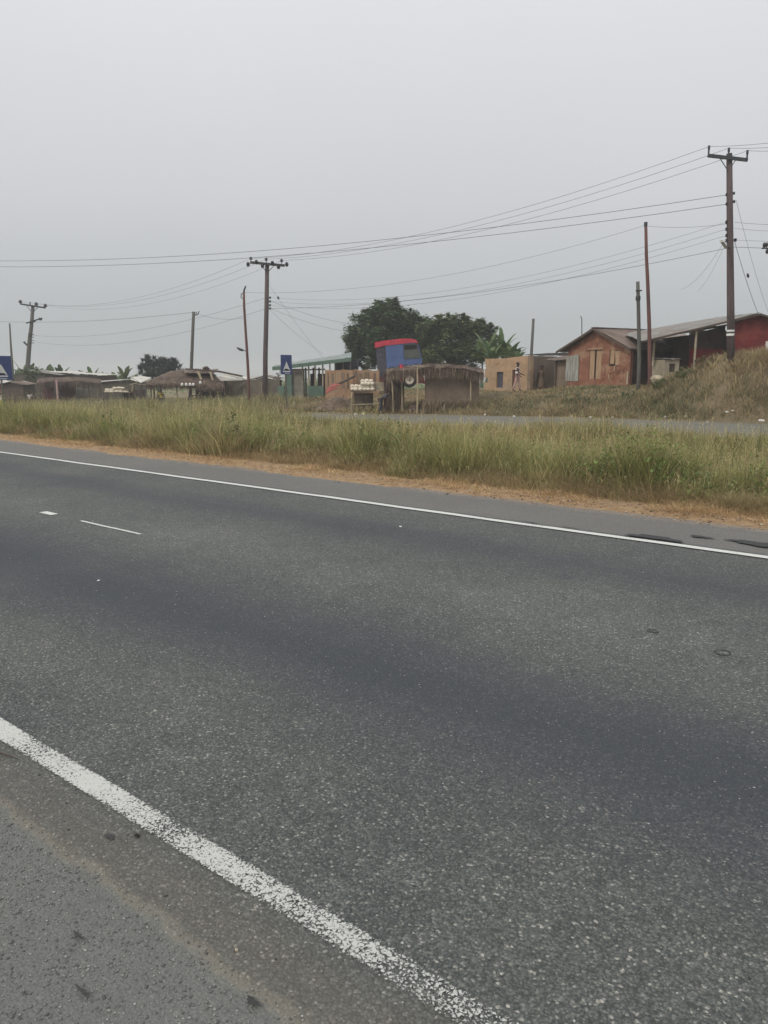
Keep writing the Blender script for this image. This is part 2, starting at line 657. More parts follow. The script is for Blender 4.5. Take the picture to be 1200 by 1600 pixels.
def asphalt():
    m, t, b, o = newmat('asphalt')
    tcn = t.nodes.new('ShaderNodeTexCoord')
    v = tcn.outputs['Object']
    sp = t.nodes.new('ShaderNodeSeparateXYZ')
    t.links.new(v, sp.inputs[0])
    y0 = sp.outputs[1]
    n1 = noise(t, .55, 4, v)
    n2 = noise(t, 4.5, 5, v, .65)
    n3 = noise(t, 70, 3, v, .7)
    mps = t.nodes.new('ShaderNodeMapping')
    mps.inputs['Scale'].default_value = (.07, 1, 1)
    t.links.new(v, mps.inputs[0])
    n4 = noise(t, 3.2, 4, mps.outputs[0])
    y = math_(t, 'ADD', y0, math_(t, 'MULTIPLY', math_(t, 'SUBTRACT', n4.outputs[0], .5), .7))
    # aggregate
    vo = t.nodes.new('ShaderNodeTexVoronoi')
    vo.inputs['Scale'].default_value = 82
    t.links.new(v, vo.inputs['Vector'])
    vs = t.nodes.new('ShaderNodeSeparateColor')
    t.links.new(vo.outputs['Color'], vs.inputs[0])
    vb = t.nodes.new('ShaderNodeTexVoronoi')
    vb.inputs['Scale'].default_value = 150
    t.links.new(v, vb.inputs['Vector'])
    vbs = t.nodes.new('ShaderNodeSeparateColor')
    t.links.new(vb.outputs['Color'], vbs.inputs[0])
    agg = ramp_(t, vs.outputs[0], [(0, (.092, .102, .100)), (.5, (.134, .145, .141)), (.82, (.175, .184, .176)), (.95, (.235, .24, .225)), (1, (.44, .43, .40))])
    fine = ramp_(t, vbs.outputs[0], [(0, (.25, .25, .25)), (.7, (.5, .5, .5)), (1, (.85, .85, .85))])
    col = mixc(t, .55, agg.outputs[0], fine.outputs[0], 'OVERLAY')
    bin_ = math_(t, 'SUBTRACT', 1.0, math_(t, 'MULTIPLY', vo.outputs['Distance'], 1.35), clamp=True)
    binc = t.nodes.new('ShaderNodeCombineColor')
    for i in range(3):
        t.links.new(bin_, binc.inputs[i])
    col = mixc(t, .42, col, binc.outputs[0], 'MULTIPLY')
    # patches of wear
    pr = ramp_(t, n1.outputs[0], [(.3, (.78, .80, .83)), (.7, (1.17, 1.15, 1.10))])
    col = mixc(t, 1, col, pr.outputs[0], 'MULTIPLY')
    pr = ramp_(t, n2.outputs[0], [(.3, (.88, .88, .88)), (.7, (1.1, 1.1, 1.1))])
    col = mixc(t, 1, col, pr.outputs[0], 'MULTIPLY')

    def band(c, wd):
        q = math_(t, 'DIVIDE', math_(t, 'SUBTRACT', y, c), wd)
        return math_(t, 'EXPONENT', math_(t, 'MULTIPLY', math_(t, 'MULTIPLY', q, q), -1.0))
    oil = math_(t, 'ADD', math_(t, 'MULTIPLY', band(3.92, .82), .78), math_(t, 'MULTIPLY', band(7.55, .55), .55))
    oil = math_(t, 'MULTIPLY', oil, ramp_(t, n2.outputs[0], [(.2, (.75,) * 3), (.7, (1.05,) * 3)]).outputs[0])
    col = mixc(t, oil, col, (.040, .047, .060))
    lt = mixc(t, math_(t, 'MULTIPLY', band(5.75, .6), .9), (1, 1, 1), (1.17, 1.17, 1.15))
    col = mixc(t, 1, col, lt, 'MULTIPLY')
    lt = mixc(t, math_(t, 'MULTIPLY', band(2.6, .5), .6), (1, 1, 1), (1.10, 1.09, 1.06))
    col = mixc(t, 1, col, lt, 'MULTIPLY')
    nw = noise(t, .9, 4, v)
    nv_ = t.nodes.new('ShaderNodeVectorMath')
    nv_.operation = 'MULTIPLY_ADD'
    t.links.new(nw.outputs['Color'], nv_.inputs[0])
    nv_.inputs[1].default_value = (1.6, 1.6, 0)
    t.links.new(v, nv_.inputs[2])
    vc = t.nodes.new('ShaderNodeTexVoronoi')
    vc.feature = 'DISTANCE_TO_EDGE'
    vc.inputs['Scale'].default_value = .33
    t.links.new(nv_.outputs[0], vc.inputs['Vector'])
    ck = math_(t, 'SUBTRACT', 1.0, math_(t, 'DIVIDE', vc.outputs['Distance'], .0022), clamp=True)
    gate = ramp_(t, n1.outputs[0], [(.52, (0, 0, 0)), (.60, (1, 1, 1))])
    ck = math_(t, 'MULTIPLY', ck, gate.outputs[0])
    col = mixc(t, math_(t, 'MULTIPLY', ck, .55), col, (.045, .048, .05))
    # the shoulders
    sh = math_(t, 'DIVIDE', math_(t, 'SUBTRACT', y0, 9.28), .12, clamp=True)
    col = mixc(t, math_(t, 'MULTIPLY', sh, .5), col, (.215, .205, .19))
    ye = math_(t, 'ADD', y0, math_(t, 'MULTIPLY', math_(t, 'SUBTRACT', n2.outputs[0], .5), .12))
    br = math_(t, 'DIVIDE', math_(t, 'SUBTRACT', 1.9, ye), .25, clamp=True)
    col = mixc(t, math_(t, 'MULTIPLY', br, .42), col, (.145, .13, .108))
    ns = math_(t, 'DIVIDE', math_(t, 'SUBTRACT', 1.50, ye), .03, clamp=True)
    smo = ramp_(t, noise(t, 55, 8, v, .95).outputs[0], [(.30, (.04, .044, .042)), (.43, (.132, .141, .134)), (.57, (.182, .190, .18)), (.70, (.44, .43, .40))])
    smo2 = mixc(t, .5, smo.outputs[0], pr.outputs[0], 'MULTIPLY')
    col = mixc(t, math_(t, 'MULTIPLY', ns, .7), col, smo2)
    # dust gathered along the seam
    q = math_(t, 'DIVIDE', math_(t, 'SUBTRACT', ye, 1.49), .022)
    dust = math_(t, 'EXPONENT', math_(t, 'MULTIPLY', math_(t, 'MULTIPLY', q, q), -1.0))
    col = mixc(t, math_(t, 'MULTIPLY', dust, math_(t, 'MULTIPLY', n3.outputs[0], .8)), col, (.25, .225, .18))
    # soil blown on the far edge
    so_ = math_(t, 'DIVIDE', math_(t, 'SUBTRACT', math_(t, 'ADD', y0, math_(t, 'MULTIPLY', n2.outputs[0], .9)), 11.0), .5, clamp=True)
    col = mixc(t, math_(t, 'MULTIPLY', so_, .7), col, (.36, .27, .19))
    t.links.new(col, b.inputs['Base Color'])
    b.inputs['Roughness'].default_value = .78
    b.inputs['Specular IOR Level'].default_value = .35
    hh = math_(t, 'ADD', math_(t, 'MULTIPLY', vo.outputs['Distance'], -1.0), math_(t, 'MULTIPLY', n3.outputs[0], .6))
    hh = math_(t, 'ADD', hh, math_(t, 'MULTIPLY', vs.outputs[0], .8))
    bump(t, b, hh, .006, .9)
    return m


ASP = asphalt()


def road_z(S, D):
    e = 1.50 + (fbm(S * 3, S * 0 + 2) - .5) * .06 + (fbm(S * 14, S * 0 + 8) - .5) * .02
    return -.02 * (1 - sm(D, e - .02, e + .02)) + (fbm(S * 1.3, D * 1.3) - .5) * .01


ss2 = np.concatenate([np.arange(-150, -12, 3.), np.arange(-12, 4, .06), np.arange(4, 60, 3.)])
dd2 = np.concatenate([np.arange(-4, 1.3, .5), np.arange(1.3, 1.7, .02), np.arange(1.75, 11.5, .25)])
roadobj(grid('road', ss2, dd2, road_z, ASP))


def far_road_mat():
    m = M('far_asphalt', (.165, .158, .132), (.135, .132, .112), .8, bmp=.01)
    return m


FARA = far_road_mat()


def fedge(S):
    return 32.6 + 0 * S


ss3 = np.arange(-140, 60, 1.5)
fr = np.linspace(0, 1, 12)
roadobj(grid('far_road', ss3, 23.3 + fr * 9.6, lambda S, D: base(S, D) + .01, FARA))


def paint_mat(name, wear, col=(.74, .75, .72), wearx=False, edge=None):
    m, t, b, o = newmat(name)
    tcn = t.nodes.new('ShaderNodeTexCoord')
    v = tcn.outputs['Object']
    n = noise(t, 72, 6, v, .8)
    n2 = noise(t, 2.2, 3, v)
    vo = t.nodes.new('ShaderNodeTexVoronoi')
    vo.feature = 'DISTANCE_TO_EDGE'
    vo.inputs['Scale'].default_value = 60
    t.links.new(v, vo.inputs['Vector'])
    h = math_(t, 'ADD', n.outputs[0], math_(t, 'MULTIPLY', vo.outputs['Distance'], .35))
    th = math_(t, 'ADD', wear, math_(t, 'MULTIPLY', math_(t, 'SUBTRACT', n2.outputs[0], .5), .35))
    spy = t.nodes.new('ShaderNodeSeparateXYZ')
    t.links.new(v, spy.inputs[0])
    if edge:
        ed = math_(t, 'POWER', math_(t, 'ABSOLUTE', math_(t, 'DIVIDE', math_(t, 'SUBTRACT', spy.outputs[1], edge), .068)), 7)
        th = math_(t, 'ADD', th, math_(t, 'MULTIPLY', ed, .14))
    if wearx:
        sp = t.nodes.new('ShaderNodeSeparateXYZ')
        t.links.new(v, sp.inputs[0])
        gx = math_(t, 'DIVIDE', math_(t, 'ADD', sp.outputs[0], 2.7), 1.6, clamp=True)
        th = math_(t, 'ADD', th, math_(t, 'MULTIPLY', gx, .13))
        q = math_(t, 'DIVIDE', math_(t, 'ADD', sp.outputs[0], 2.72), .12)
        th = math_(t, 'ADD', th, math_(t, 'MULTIPLY', math_(t, 'EXPONENT', math_(t, 'MULTIPLY', math_(t, 'MULTIPLY', q, q), -1.0)), .08))
    fac = math_(t, 'MULTIPLY', math_(t, 'SUBTRACT', h, th), 30, clamp=True)
    cc = mixc(t, n.outputs[0], tuple(x * .72 for x in col), col)
    t.links.new(cc, b.inputs['Base Color'])
    b.inputs['Roughness'].default_value = .6
    bump(t, b, n.outputs[0], .004)
    tr = t.nodes.new('ShaderNodeBsdfTransparent')
    mxs = t.nodes.new('ShaderNodeMixShader')
    t.links.new(fac, mxs.inputs[0])
    t.links.new(tr.outputs[0], mxs.inputs[1])
    t.links.new(b.outputs[0], mxs.inputs[2])
    t.links.new(mxs.outputs[0], o.inputs[0])
    return m


def strip(name, s0, s1, d0, d1, zoff, mat, label, zf=None, step=.3, nd=2):
    zf = zf or (lambda S, D: road_z(S, D))
    n = max(2, int((s1 - s0) / step) + 1)
    o = roadobj(grid(name, np.linspace(s0, s1, n), np.linspace(d0, d1, nd), lambda S, D: zf(S, D) + zoff, mat))
    o['label'] = label
    return o


P_near = paint_mat('worn_line_paint', .45, (.62, .63, .60), wearx=True, edge=1.8525)
P_far = paint_mat('line_paint', .40, edge=9.145)
P_dash = paint_mat('dash_paint', .42)
strip('edge_line', -14, 4, 1.785, 1.92, .006, P_near, 'worn cracked white edge line nearest the viewer', step=.06, nd=4)
strip('edge_line', -120, 50, 9.08, 9.21, .012, P_far, 'thin solid white edge line along the far side of the near road', step=.5)
strip('edge_line', -120, 50, 25.45, 25.62, .006, P_dash, 'white line on the far carriageway behind the tall grass', zf=lambda S, D: base(S, D) + .01, step=1.5)
strip('lane_dash', -10.9, -10.56, 5.48, 5.60, .008, P_dash, 'short wide white dash at the left of the road middle', step=.1)
strip('lane_dash', -9.82, -8.4, 5.50, 5.545, .008, P_dash, 'long thin fading white dash in the middle of the road', step=.1)


# dark tar patches on the far shoulder
def blobpatch(name, s, d, rs, rd, label, z=.012, mat=None, n=40):
    mb = MB()
    ph = random.random() * 9
    vs = [(s, d, z)]
    for k in range(n):
        a = 2 * math.pi * k / n
        r = 1 + .18 * math.sin(3 * a + ph) + .12 * math.sin(7 * a + ph * 2) + .06 * math.sin(15 * a + ph)
        vs.append((s + rs * r * math.cos(a), d + rd * r * math.sin(a), z))
    mb.add(vs, [(0, 1 + k, 1 + (k + 1) % n) for k in range(n)])
    o = roadobj(mb.build(name, mat or TAR))
    o['label'] = label
    return o


TAR = M('tar_stain', (.05, .052, .055), (.03, .032, .034), 25, rough=.6, bmp=.01)
blobpatch('tar_patch', -3.22, 9.37, .34, .10, 'dark tar patch on the shoulder, longest one', .018)
blobpatch('tar_patch', -2.78, 9.78, .14, .05, 'small dark tar patch on the shoulder', .018)
blobpatch('tar_patch', -2.1, 9.80, .34, .12, 'dark tar patch on the shoulder by the right edge', .018)
blobpatch('tar_patch', -4.3, 9.28, .12, .02, 'thin dark tar streak against the edge line', .018)
blobpatch('tar_patch', -4.9, 9.27, .16, .025, 'thin dark tar streak along the edge line', .018)
SPOT = M('dark_scuff', (.085, .088, .084), (.055, .057, .055), 30, bmp=.01)
for i, (s_, d_, r_, q_) in enumerate(((-2.9, 1.66, .05, .03), (-1.72, 1.45, .05, .022), (-2.2, 1.12, .07, .012), (-2.45, 1.25, .06, .012))):
    blobpatch('tar_spot', s_, d_, r_ * .6, q_ * .55, ('small dark spot beside the worn line', 'small dark spot on the seam of the shoulder', 'thin dark scuff on the grey shoulder', 'short dark scuff on the grey shoulder')[i], .004 if i < 1 else -.004, SPOT)


# shallow ring marks in the asphalt on the right
def ring(s, d, r, q, label):
    mb = MB()
    n = 40
    pts = [(s + r * math.cos(2 * math.pi * k / n), d + q * math.sin(2 * math.pi * k / n) * (1 + .1 * math.sin(3 * k)), .007) for k in range(n)]
    for k in range(n):
        a, b_ = Vector(pts[k]), Vector(pts[(k + 1) % n])
        mb.beam(a, b_, .006 if k > n / 2 else .003, .004)
    o = roadobj(mb.build('ring_mark', TAR))
    o['label'] = label


ring(-1.42, 5.76, .055, .055, 'small dark ring mark on the asphalt at the right')
ring(-1.99, 5.91, .045, .03, 'tiny dark ring mark on the asphalt')


def pal(n, cols, wts):
    idx = rng.choice(len(cols), n, p=np.array(wts) / sum(wts))
    c = np.array(cols)[idx]
    return c * (1 + (rng.random((n, 1)) - .5) * .45) * (1 + (rng.random((n, 3)) - .5) * .12)


# loose chippings
def chips():
    n = 26000
    s = -rng.random(n) ** 1.5 * 12 + 1.2
    d = -.4 + rng.random(n) ** 1.3 * 9.0
    m = 42000
    s = np.concatenate([s, -4.8 + rng.random(m) * 5.2])
    d = np.concatenate([d, -.6 + rng.random(m) * 2.1])
    n += m
    X = s * EX[0] + d * EY[0]
    Y = s * EX[1] + d * EY[1]
    k = (Y > 1.3) & (np.abs(X) < .75 * Y + 1)
    s, d = s[k], d[k]
    n = len(s)
    shd = d < 1.5
    r = np.where(shd & (rng.random(n) < .93), .0022 + rng.random(n) ** 3 * .0045, .0018 + rng.random(n) ** 3.5 * .0052)
    z = road_z(s, d)
    oc = np.array([[1, 0, 0], [0, 1, 0], [-1, 0, 0], [0, -1, 0], [0, 0, 1], [0, 0, -.6]])
    off = oc[None] * r[:, None, None] * (1 + .9 * (rng.random((n, 6, 3)) - .4))
    off[:, :, 2] *= .38
    a = rng.random(n) * 6.28
    ox = off[:, :, 0] * np.cos(a)[:, None] - off[:, :, 1] * np.sin(a)[:, None]
    oy = off[:, :, 0] * np.sin(a)[:, None] + off[:, :, 1] * np.cos(a)[:, None]
    V = np.stack([s[:, None] + ox, d[:, None] + oy, z[:, None] + off[:, :, 2] + r[:, None] * .25], -1).reshape(-1, 3)
    f = np.array([[0, 1, 4], [1, 2, 4], [2, 3, 4], [3, 0, 4], [1, 0, 5], [2, 1, 5], [3, 2, 5], [0, 3, 5]])
    flat = (np.arange(n)[:, None, None] * 6 + f[None]).ravel()
    g_ = np.where(rng.random(n) < .14, .055, .14 + rng.random(n) ** 1.8 * .36)
    g_ = np.where(shd, .105 + rng.random(n) ** 1.8 * .26, g_)
    col = np.stack([g_, g_ * 1.0, g_ * .95], 1)
    o = bigmesh('stone_chippings', V, flat, np.full(n * 8, 3), np.repeat(col, 6, 0), attr_mat('chippings', .8, 0))
    roadobj(o, 'stuff')
    o['label'] = 'loose pale stone chippings scattered over the asphalt'
    o['category'] = 'gravel'


chips()


def grit():
    n = 7000
    px = -100 + rng.random(n) * 1400
    d = 10.85 + rng.normal(0, .16, n) + .6 * rng.random(n)
    a = (px - 600) / 1220.
    Y = d / (a * EY[0] + EY[1])
    X = a * Y
    s, d = sd(X, Y)
    k = (d > 9.6) & (Y < 40)
    s, d, Y = s[k], d[k], Y[k]
    n = len(s)
    r = (.004 + rng.random(n) ** 5 * .018)
    z = np.maximum(H(s, d), road_z(s, d))
    oc = np.array([[1, 0, 0], [0, 1, 0], [-1, 0, 0], [0, -1, 0], [0, 0, 1], [0, 0, -.6]])
    off = oc[None] * r[:, None, None] * (1 + .9 * (rng.random((n, 6, 3)) - .4))
    off[:, :, 2] *= .6
    V = np.stack([s[:, None] + off[:, :, 0], d[:, None] + off[:, :, 1], z[:, None] + off[:, :, 2] + r[:, None] * .2], -1).reshape(-1, 3)
    f = np.array([[0, 1, 4], [1, 2, 4], [2, 3, 4], [3, 0, 4], [1, 0, 5], [2, 1, 5], [3, 2, 5], [0, 3, 5]])
    flat = (np.arange(n)[:, None, None] * 6 + f[None]).ravel()
    col = pal(n, [(.42, .31, .21), (.28, .20, .13), (.14, .10, .07), (.5, .45, .38)], [3, 3, 2, 1])
    o = bigmesh('soil_crumbs', V, flat, np.full(n * 8, 3), np.repeat(col, 6, 0), attr_mat('crumbs', .9, 0))
    roadobj(o, 'stuff')
    o['label'] = 'crumbs of soil and gravel along the soil edge of the near road'
    o['category'] = 'gravel'


grit()


def rock(name, mat, loc, r, label, cat, group=None, flat=.6, seed=0):
    rr = random.Random(seed)
    mb = MB()
    prof = []
    n = 9
    vs = []
    for i in range(1, 5):
        th = math.pi * i / 5
        for k in range(n):
            q = 1 + .22 * (rr.random() - .5) * 2
            a = 2 * math.pi * k / n
            vs.append((r[0] * q * math.sin(th) * math.cos(a), r[1] * q * math.sin(th) * math.sin(a), r[2] * q * math.cos(th)))
    vs.append((0, 0, r[2]))
    vs.append((0, 0, -r[2]))
    fs = []
    for i in range(3):
        for k in range(n):
            fs.append((i * n + k, (i + 1) * n + k, (i + 1) * n + (k + 1) % n, i * n + (k + 1) % n))
    for k in range(n):
        fs.append((k, (k + 1) % n, 4 * n))
        fs.append((3 * n + (k + 1) % n, 3 * n + k, 4 * n + 1))
    mb.add(vs, fs)
    o = mb.build(name, mat)
    o.location = loc
    o.rotation_euler = (0, 0, rr.random() * 6)
    return tag(o, label, cat, group)


def rd(s, d, z=0.0):
    return Vector((s * EX[0] + d * EY[0], s * EX[1] + d * EY[1], z))


rock('pebble', 'stone', rd(-1.93, 1.56, .006), (.009, .006, .005), 'pale pebble lying on the seam of the near shoulder', 'pebble', seed=3)
rock('asphalt_crumb', 'black', rd(-2.81, 1.74, .006), (.018, .009, .006), 'dark crumb of asphalt beside the worn edge line', 'crumb', seed=4)
rock('road_scrap', 'white', rd(-6.81, 3.97, .008), (.02, .012, .006), 'tiny white scrap on the dark lane at the left', 'litter', seed=5)
rock('road_scrap', 'white', rd(-6.1, 7.95, .014), (.028, .015, .008), 'tiny white scrap on the far lane just below the edge line', 'litter', seed=6)
tw = MB()
tw.tube([rd(-4.13, 1.66, .012), rd(-4.03, 1.70, .018), rd(-3.9, 1.735, .010)], [.004, .005, .002], 6)
tw.tube([rd(-4.05, 1.60, .004), rd(-3.94, 1.62, .010)], [.003, .002], 6)
tag(tw.build('twig', 'dwood'), 'dark broken twig on the near shoulder at the left edge', 'twig')


# ------------------------------------------------------------------ grass
def spread(n, d0, d1, px0=-260, px1=1460):
    px = px0 + rng.random(n) * (px1 - px0)
    d = d0 + rng.random(n) * (d1 - d0)
    a = (px - 600) / 1220.
    Y = d / (a * EY[0] + EY[1])
    ok = (Y > 3) & (Y < 130)
    return (a * Y)[ok], Y[ok]


GREEN = [(.26, .265, .095), (.32, .31, .125), (.38, .365, .17), (.155, .175, .065)]
STRAW = [(.46, .39, .20), (.55, .48, .27), (.38, .29, .15)]
BROWN = [(.36, .285, .16), (.45, .36, .21), (.27, .21, .12)]
DRYEDGE = [(.60, .42, .23), (.70, .52, .31), (.45, .30, .16)]


def grassfield(name, label, ntuft, per, d0, d1, hfun, strawfun, greens=GREEN, straws=STRAW, spreadr=.1, wmin=.0035, wk=.00055, leanr=.45, px=(-260, 1460), seg=3, sink=.02):
    X, Y = spread(ntuft, d0, d1, *px)
    s, d = sd(X, Y)
    h0 = hfun(s, d)
    keep = (h0 > .03)
    X, Y, h0 = X[keep], Y[keep], h0[keep]
    s, d = s[keep], d[keep]
    n = len(X)
    st = strawfun(s, d)
    th = np.repeat(h0 * (.5 + .85 * rng.random(n)), per)
    N = n * per
    r = np.abs(rng.normal(0, spreadr, N))
    a = rng.random(N) * 2 * np.pi
    bx = np.repeat(X, per) + r * np.cos(a)
    by = np.repeat(Y, per) + r * np.sin(a)
    s2, d2 = sd(bx, by)
    bz = H(s2, d2) - sink
    hh = th * (.45 + .6 * rng.random(N))
    ln = hh * leanr * (.25 + rng.random(N) * 1.2)
    a2 = a + rng.normal(0, .8, N)
    lean = np.stack([np.cos(a2) * ln, np.sin(a2) * ln], 1)
    wid = np.maximum(wmin * (1 + rng.random(N)), by * wk * (.7 + .6 * rng.random(N)))
    g1 = pal(N, greens, [4, 4, 2, 2])
    s1 = pal(N, straws, [3, 2, 2])
    tuftc = np.repeat(.68 + .62 * rng.random((n, 1)), per, 0)
    isst = (rng.random(N) < np.repeat(st, per))[:, None]
    col = np.where(isst, s1, g1) * tuftc
    o = blades(name, np.stack([bx, by, bz], 1), hh, wid, lean, col, seg=seg)
    o['kind'] = 'stuff'
    o['label'] = label
    o['category'] = 'grass'
    return o


def hmed(s, d):
    f = fbm(s * .3, d * .4)
    g_ = fbm(s * 1.1 + 40, d * 1.1)
    h = .68 + 1.0 * (f - .36) + .7 * (g_ - .5)
    h *= sm(d + (g_ - .5) * 1.6 + (fbm(s * .35 + 13, s * 0) - .5) * 1.2 - .35 * (1 - sm(-s, 8, 18)), 11.6, 12.7)
    h *= np.where(fbm(s * .8 + 90, d * .9) < .33, .45, 1)
    lf = sm(-s, 17, 27)
    h *= 1 - (.42 * (1 - lf)) * sm(d, 16.5, 20)
    h = h + .18 * lf * sm(d, 15, 18)
    h = h + .16 * (1 - lf) * sm(d, 20, 22.5)
    h *= 1 - (.55 - .2 * lf) * sm(d, 23.0, 24.3)
    return h


grassfield('tall_grass', 'tall yellow green grass filling the strip between the two carriageways', 11500, 24, 11.7, 17.0,
           hmed, lambda s, d: np.clip(.18 + 2.3 * (fbm(s * .55 + 9, d * .7) - .46) + .45 * (1 - sm(d, 11.8, 13.2)), .03, .97), spreadr=.12, leanr=.55, wk=.0007)
grassfield('tall_grass', 'grass at the back of the middle strip, fringing the far carriageway', 8500, 18, 17.0, 24.3,
           hmed, lambda s, d: np.clip(.35 + 1.1 * (fbm(s * .4 + 4, d * .5) - .45), 0, 1), spreadr=.14, wk=.0007)


# tall thin seeding stalks
def stalks():
    X, Y = spread(9000, 12.0, 23.0)
    s, d = sd(X, Y)
    n = len(X)
    h = (hmed(s, d) * 1.0 + .22 * (fbm(s * .4 + 70, d * .5) * 2)) * (.7 + .5 * rng.random(n))
    ln = h * (.06 + .22 * rng.random(n))
    a = rng.random(n) * 6.28
    P = np.stack([X, Y, H(s, d) - .02], 1)
    wid = np.maximum(.003, Y * .00042)
    col = pal(n, STRAW, [3, 3, 1])
    o = blades('seeding_grass_stalks', P, h, wid, np.stack([np.cos(a) * ln, np.sin(a) * ln], 1), col)
    # seed heads
    m = 7
    N = n * m
    t = rng.random(N) * .28 + .72
    Pn = np.repeat(P, m, 0)
    Pn[:, 0] += np.repeat(np.cos(a) * ln, m) * t ** 1.8
    Pn[:, 1] += np.repeat(np.sin(a) * ln, m) * t ** 1.8
    Pn[:, 2] += np.repeat(h, m) * t * .98
    a3 = rng.random(N) * 6.28
    l3 = .02 + .03 * rng.random(N)
    o2 = blades('seeding_grass_heads', Pn, .02 + .03 * rng.random(N), np.repeat(wid, m) * 1.6, np.stack([np.cos(a3) * l3, np.sin(a3) * l3], 1), np.repeat(col, m, 0) * 1.1, seg=2)
    for q, l in ((o, 'thin straw coloured stalks standing above the tall grass'), (o2, 'straw coloured seed heads on the tall grass stalks')):
        q['kind'] = 'stuff'
        q['label'] = l
        q['category'] = 'grass'


stalks()


def leafy():
    n = 16000
    X, Y = spread(n, 11.9, 19)
    s, d = sd(X, Y)
    f = fbm(s * .45 + 200, d * .6)
    k = (f > .52) & (hmed(s, d) > .2)
    X, Y, s, d, f = X[k], Y[k], s[k], d[k], f[k]
    m = 5
    N = len(X) * m
    hh = np.repeat(hmed(s, d) * (.55 + .6 * rng.random(len(X))), m)
    z = np.repeat(H(s, d), m) + hh * (.35 + .65 * rng.random(N))
    P = np.stack([np.repeat(X, m) + rng.normal(0, .06, N), np.repeat(Y, m) + rng.normal(0, .06, N), z], 1)
    a = rng.random(N) * 6.28
    l = .05 + .12 * rng.random(N)
    o = blades('leafy_weeds', P, .05 + .10 * rng.random(N) * (rng.random(N) - .2), .02 + .025 * rng.random(N), np.stack([np.cos(a) * l, np.sin(a) * l], 1),
               pal(N, [(.17, .24, .07), (.24, .31, .10), (.12, .17, .055)], [2, 2, 1]), 'foliage', curl=1.5, seg=3)
    o['kind'] = 'stuff'
    o['label'] = 'broad leafed green weeds growing in patches in the middle grass'
    o['category'] = 'weeds'


leafy()


def bent():
    X, Y = spread(5200, 11.7, 17.5)
    s, d = sd(X, Y)
    n = len(X)
    h = hmed(s, d) * (.75 + .5 * rng.random(n))
    ln = h * (.8 + .9 * rng.random(n))
    a = rng.random(n) * 6.28
    wid = np.maximum(.005, Y * .0006)
    o = blades('bent_grass', np.stack([X, Y, H(s, d) - .02], 1), h, wid, np.stack([np.cos(a) * ln, np.sin(a) * ln], 1),
               pal(n, [(.62, .55, .36), (.50, .42, .26), (.36, .36, .17)], [2, 2, 2]), curl=2.4, seg=5)
    o['kind'] = 'stuff'
    o['label'] = 'long pale blades arching over in the middle grass'
    o['category'] = 'grass'


bent()


def hedge_(s, d):
    f = fbm(s * .9, d * 1.3)
    return np.where(f > .40, (.05 + .28 * (f - .3)), 0) * sm(d, 10.75, 11.5) * (1 - sm(d, 12.9, 13.4)) + .0 * s


grassfield('dead_undergrowth', 'short brown dead grass at the foot of the tall grass', 6500, 16, 11.7, 13.8,
           lambda s, d: .22 + .34 * fbm(s * .9 + 5, d) * sm(d + (fbm(s * .7, d) - .5), 11.7, 12.4), lambda s, d: .85 + 0 * s, straws=[(.36, .27, .15), (.44, .34, .19), (.25, .18, .10)], spreadr=.14, leanr=1.1, seg=2)
grassfield('dry_grass', 'matted dry orange straw along the edge of the near road', 8200, 16, 10.75, 13.3, hedge_, lambda s, d: .94 + 0 * s,
           straws=DRYEDGE, spreadr=.13, leanr=1.7, seg=2, wmin=.004)


def hverge(s, d):
    u = -s
    f = fbm(s * .3 + 31, d * .35)
    h = .30 + .50 * f
    h = h * (1 + .12 * sm(H(s, d), 1.7, 2.3) * (1 - sm(u, 11, 13)) * (.5 + fbm(s * 1.3, d)))
    h = h * sm(d + (fbm(s * .5, d * 0) - .5) * 1.4, 33.0 + .4 * (1 - sm(u, 12, 18)), 34.2)
    h = h * np.where(u < 18, 1.0, .8)
    # trodden yards in front of the houses and stalls
    h = h * (1 + .15 * sm(u, 19, 22) * (1 - sm(u, 34, 42)) * (1 - sm(d, 36, 38)))
    h = h * (1 - .75 * sm(u, 19, 23) * (1 - sm(u, 36, 42)) * sm(d, 36, 38))
    h = h * (1 - .55 * sm(u, 12.5, 14) * (1 - sm(u, 18, 21)) * sm(d, 35.5, 37))
    return h


def sverge(s, d):
    u = -s
    z = H(s, d)
    hi = sm(z, 1.3, 2.1) * (1 - sm(u, 12, 16))
    mid = sm(u, 18, 22) * (1 - sm(u, 44, 52)) * .5
    return np.clip(.36 + hi * .5 + mid + 1.5 * (fbm(s * .35 + 60, d * .5) - .45), .03, 1)


grassfield('verge_grass', 'grass and dry weeds on the rising bank beyond the far carriageway', 14000, 16, 33.0, 46, hverge, sverge,
           greens=[(.17, .175, .085), (.21, .21, .11), (.26, .245, .14), (.12, .135, .065)], straws=BROWN, spreadr=.2, wk=.0008, leanr=.85)
grassfield('field_grass', 'olive grass field in front of the huts at the left', 8000, 16, 31.2, 52,
           lambda s, d: (.75 + .7 * (fbm(s * .3, d * .3) - .3)) * sm(-s, 30, 42) * (1 - .5 * sm(d, 38, 41)), lambda s, d: .35 + 0 * s,
           greens=[(.22, .22, .11), (.27, .265, .14), (.32, .30, .17), (.16, .17, .08)], spreadr=.25, wk=.0007, px=(-260, 470))


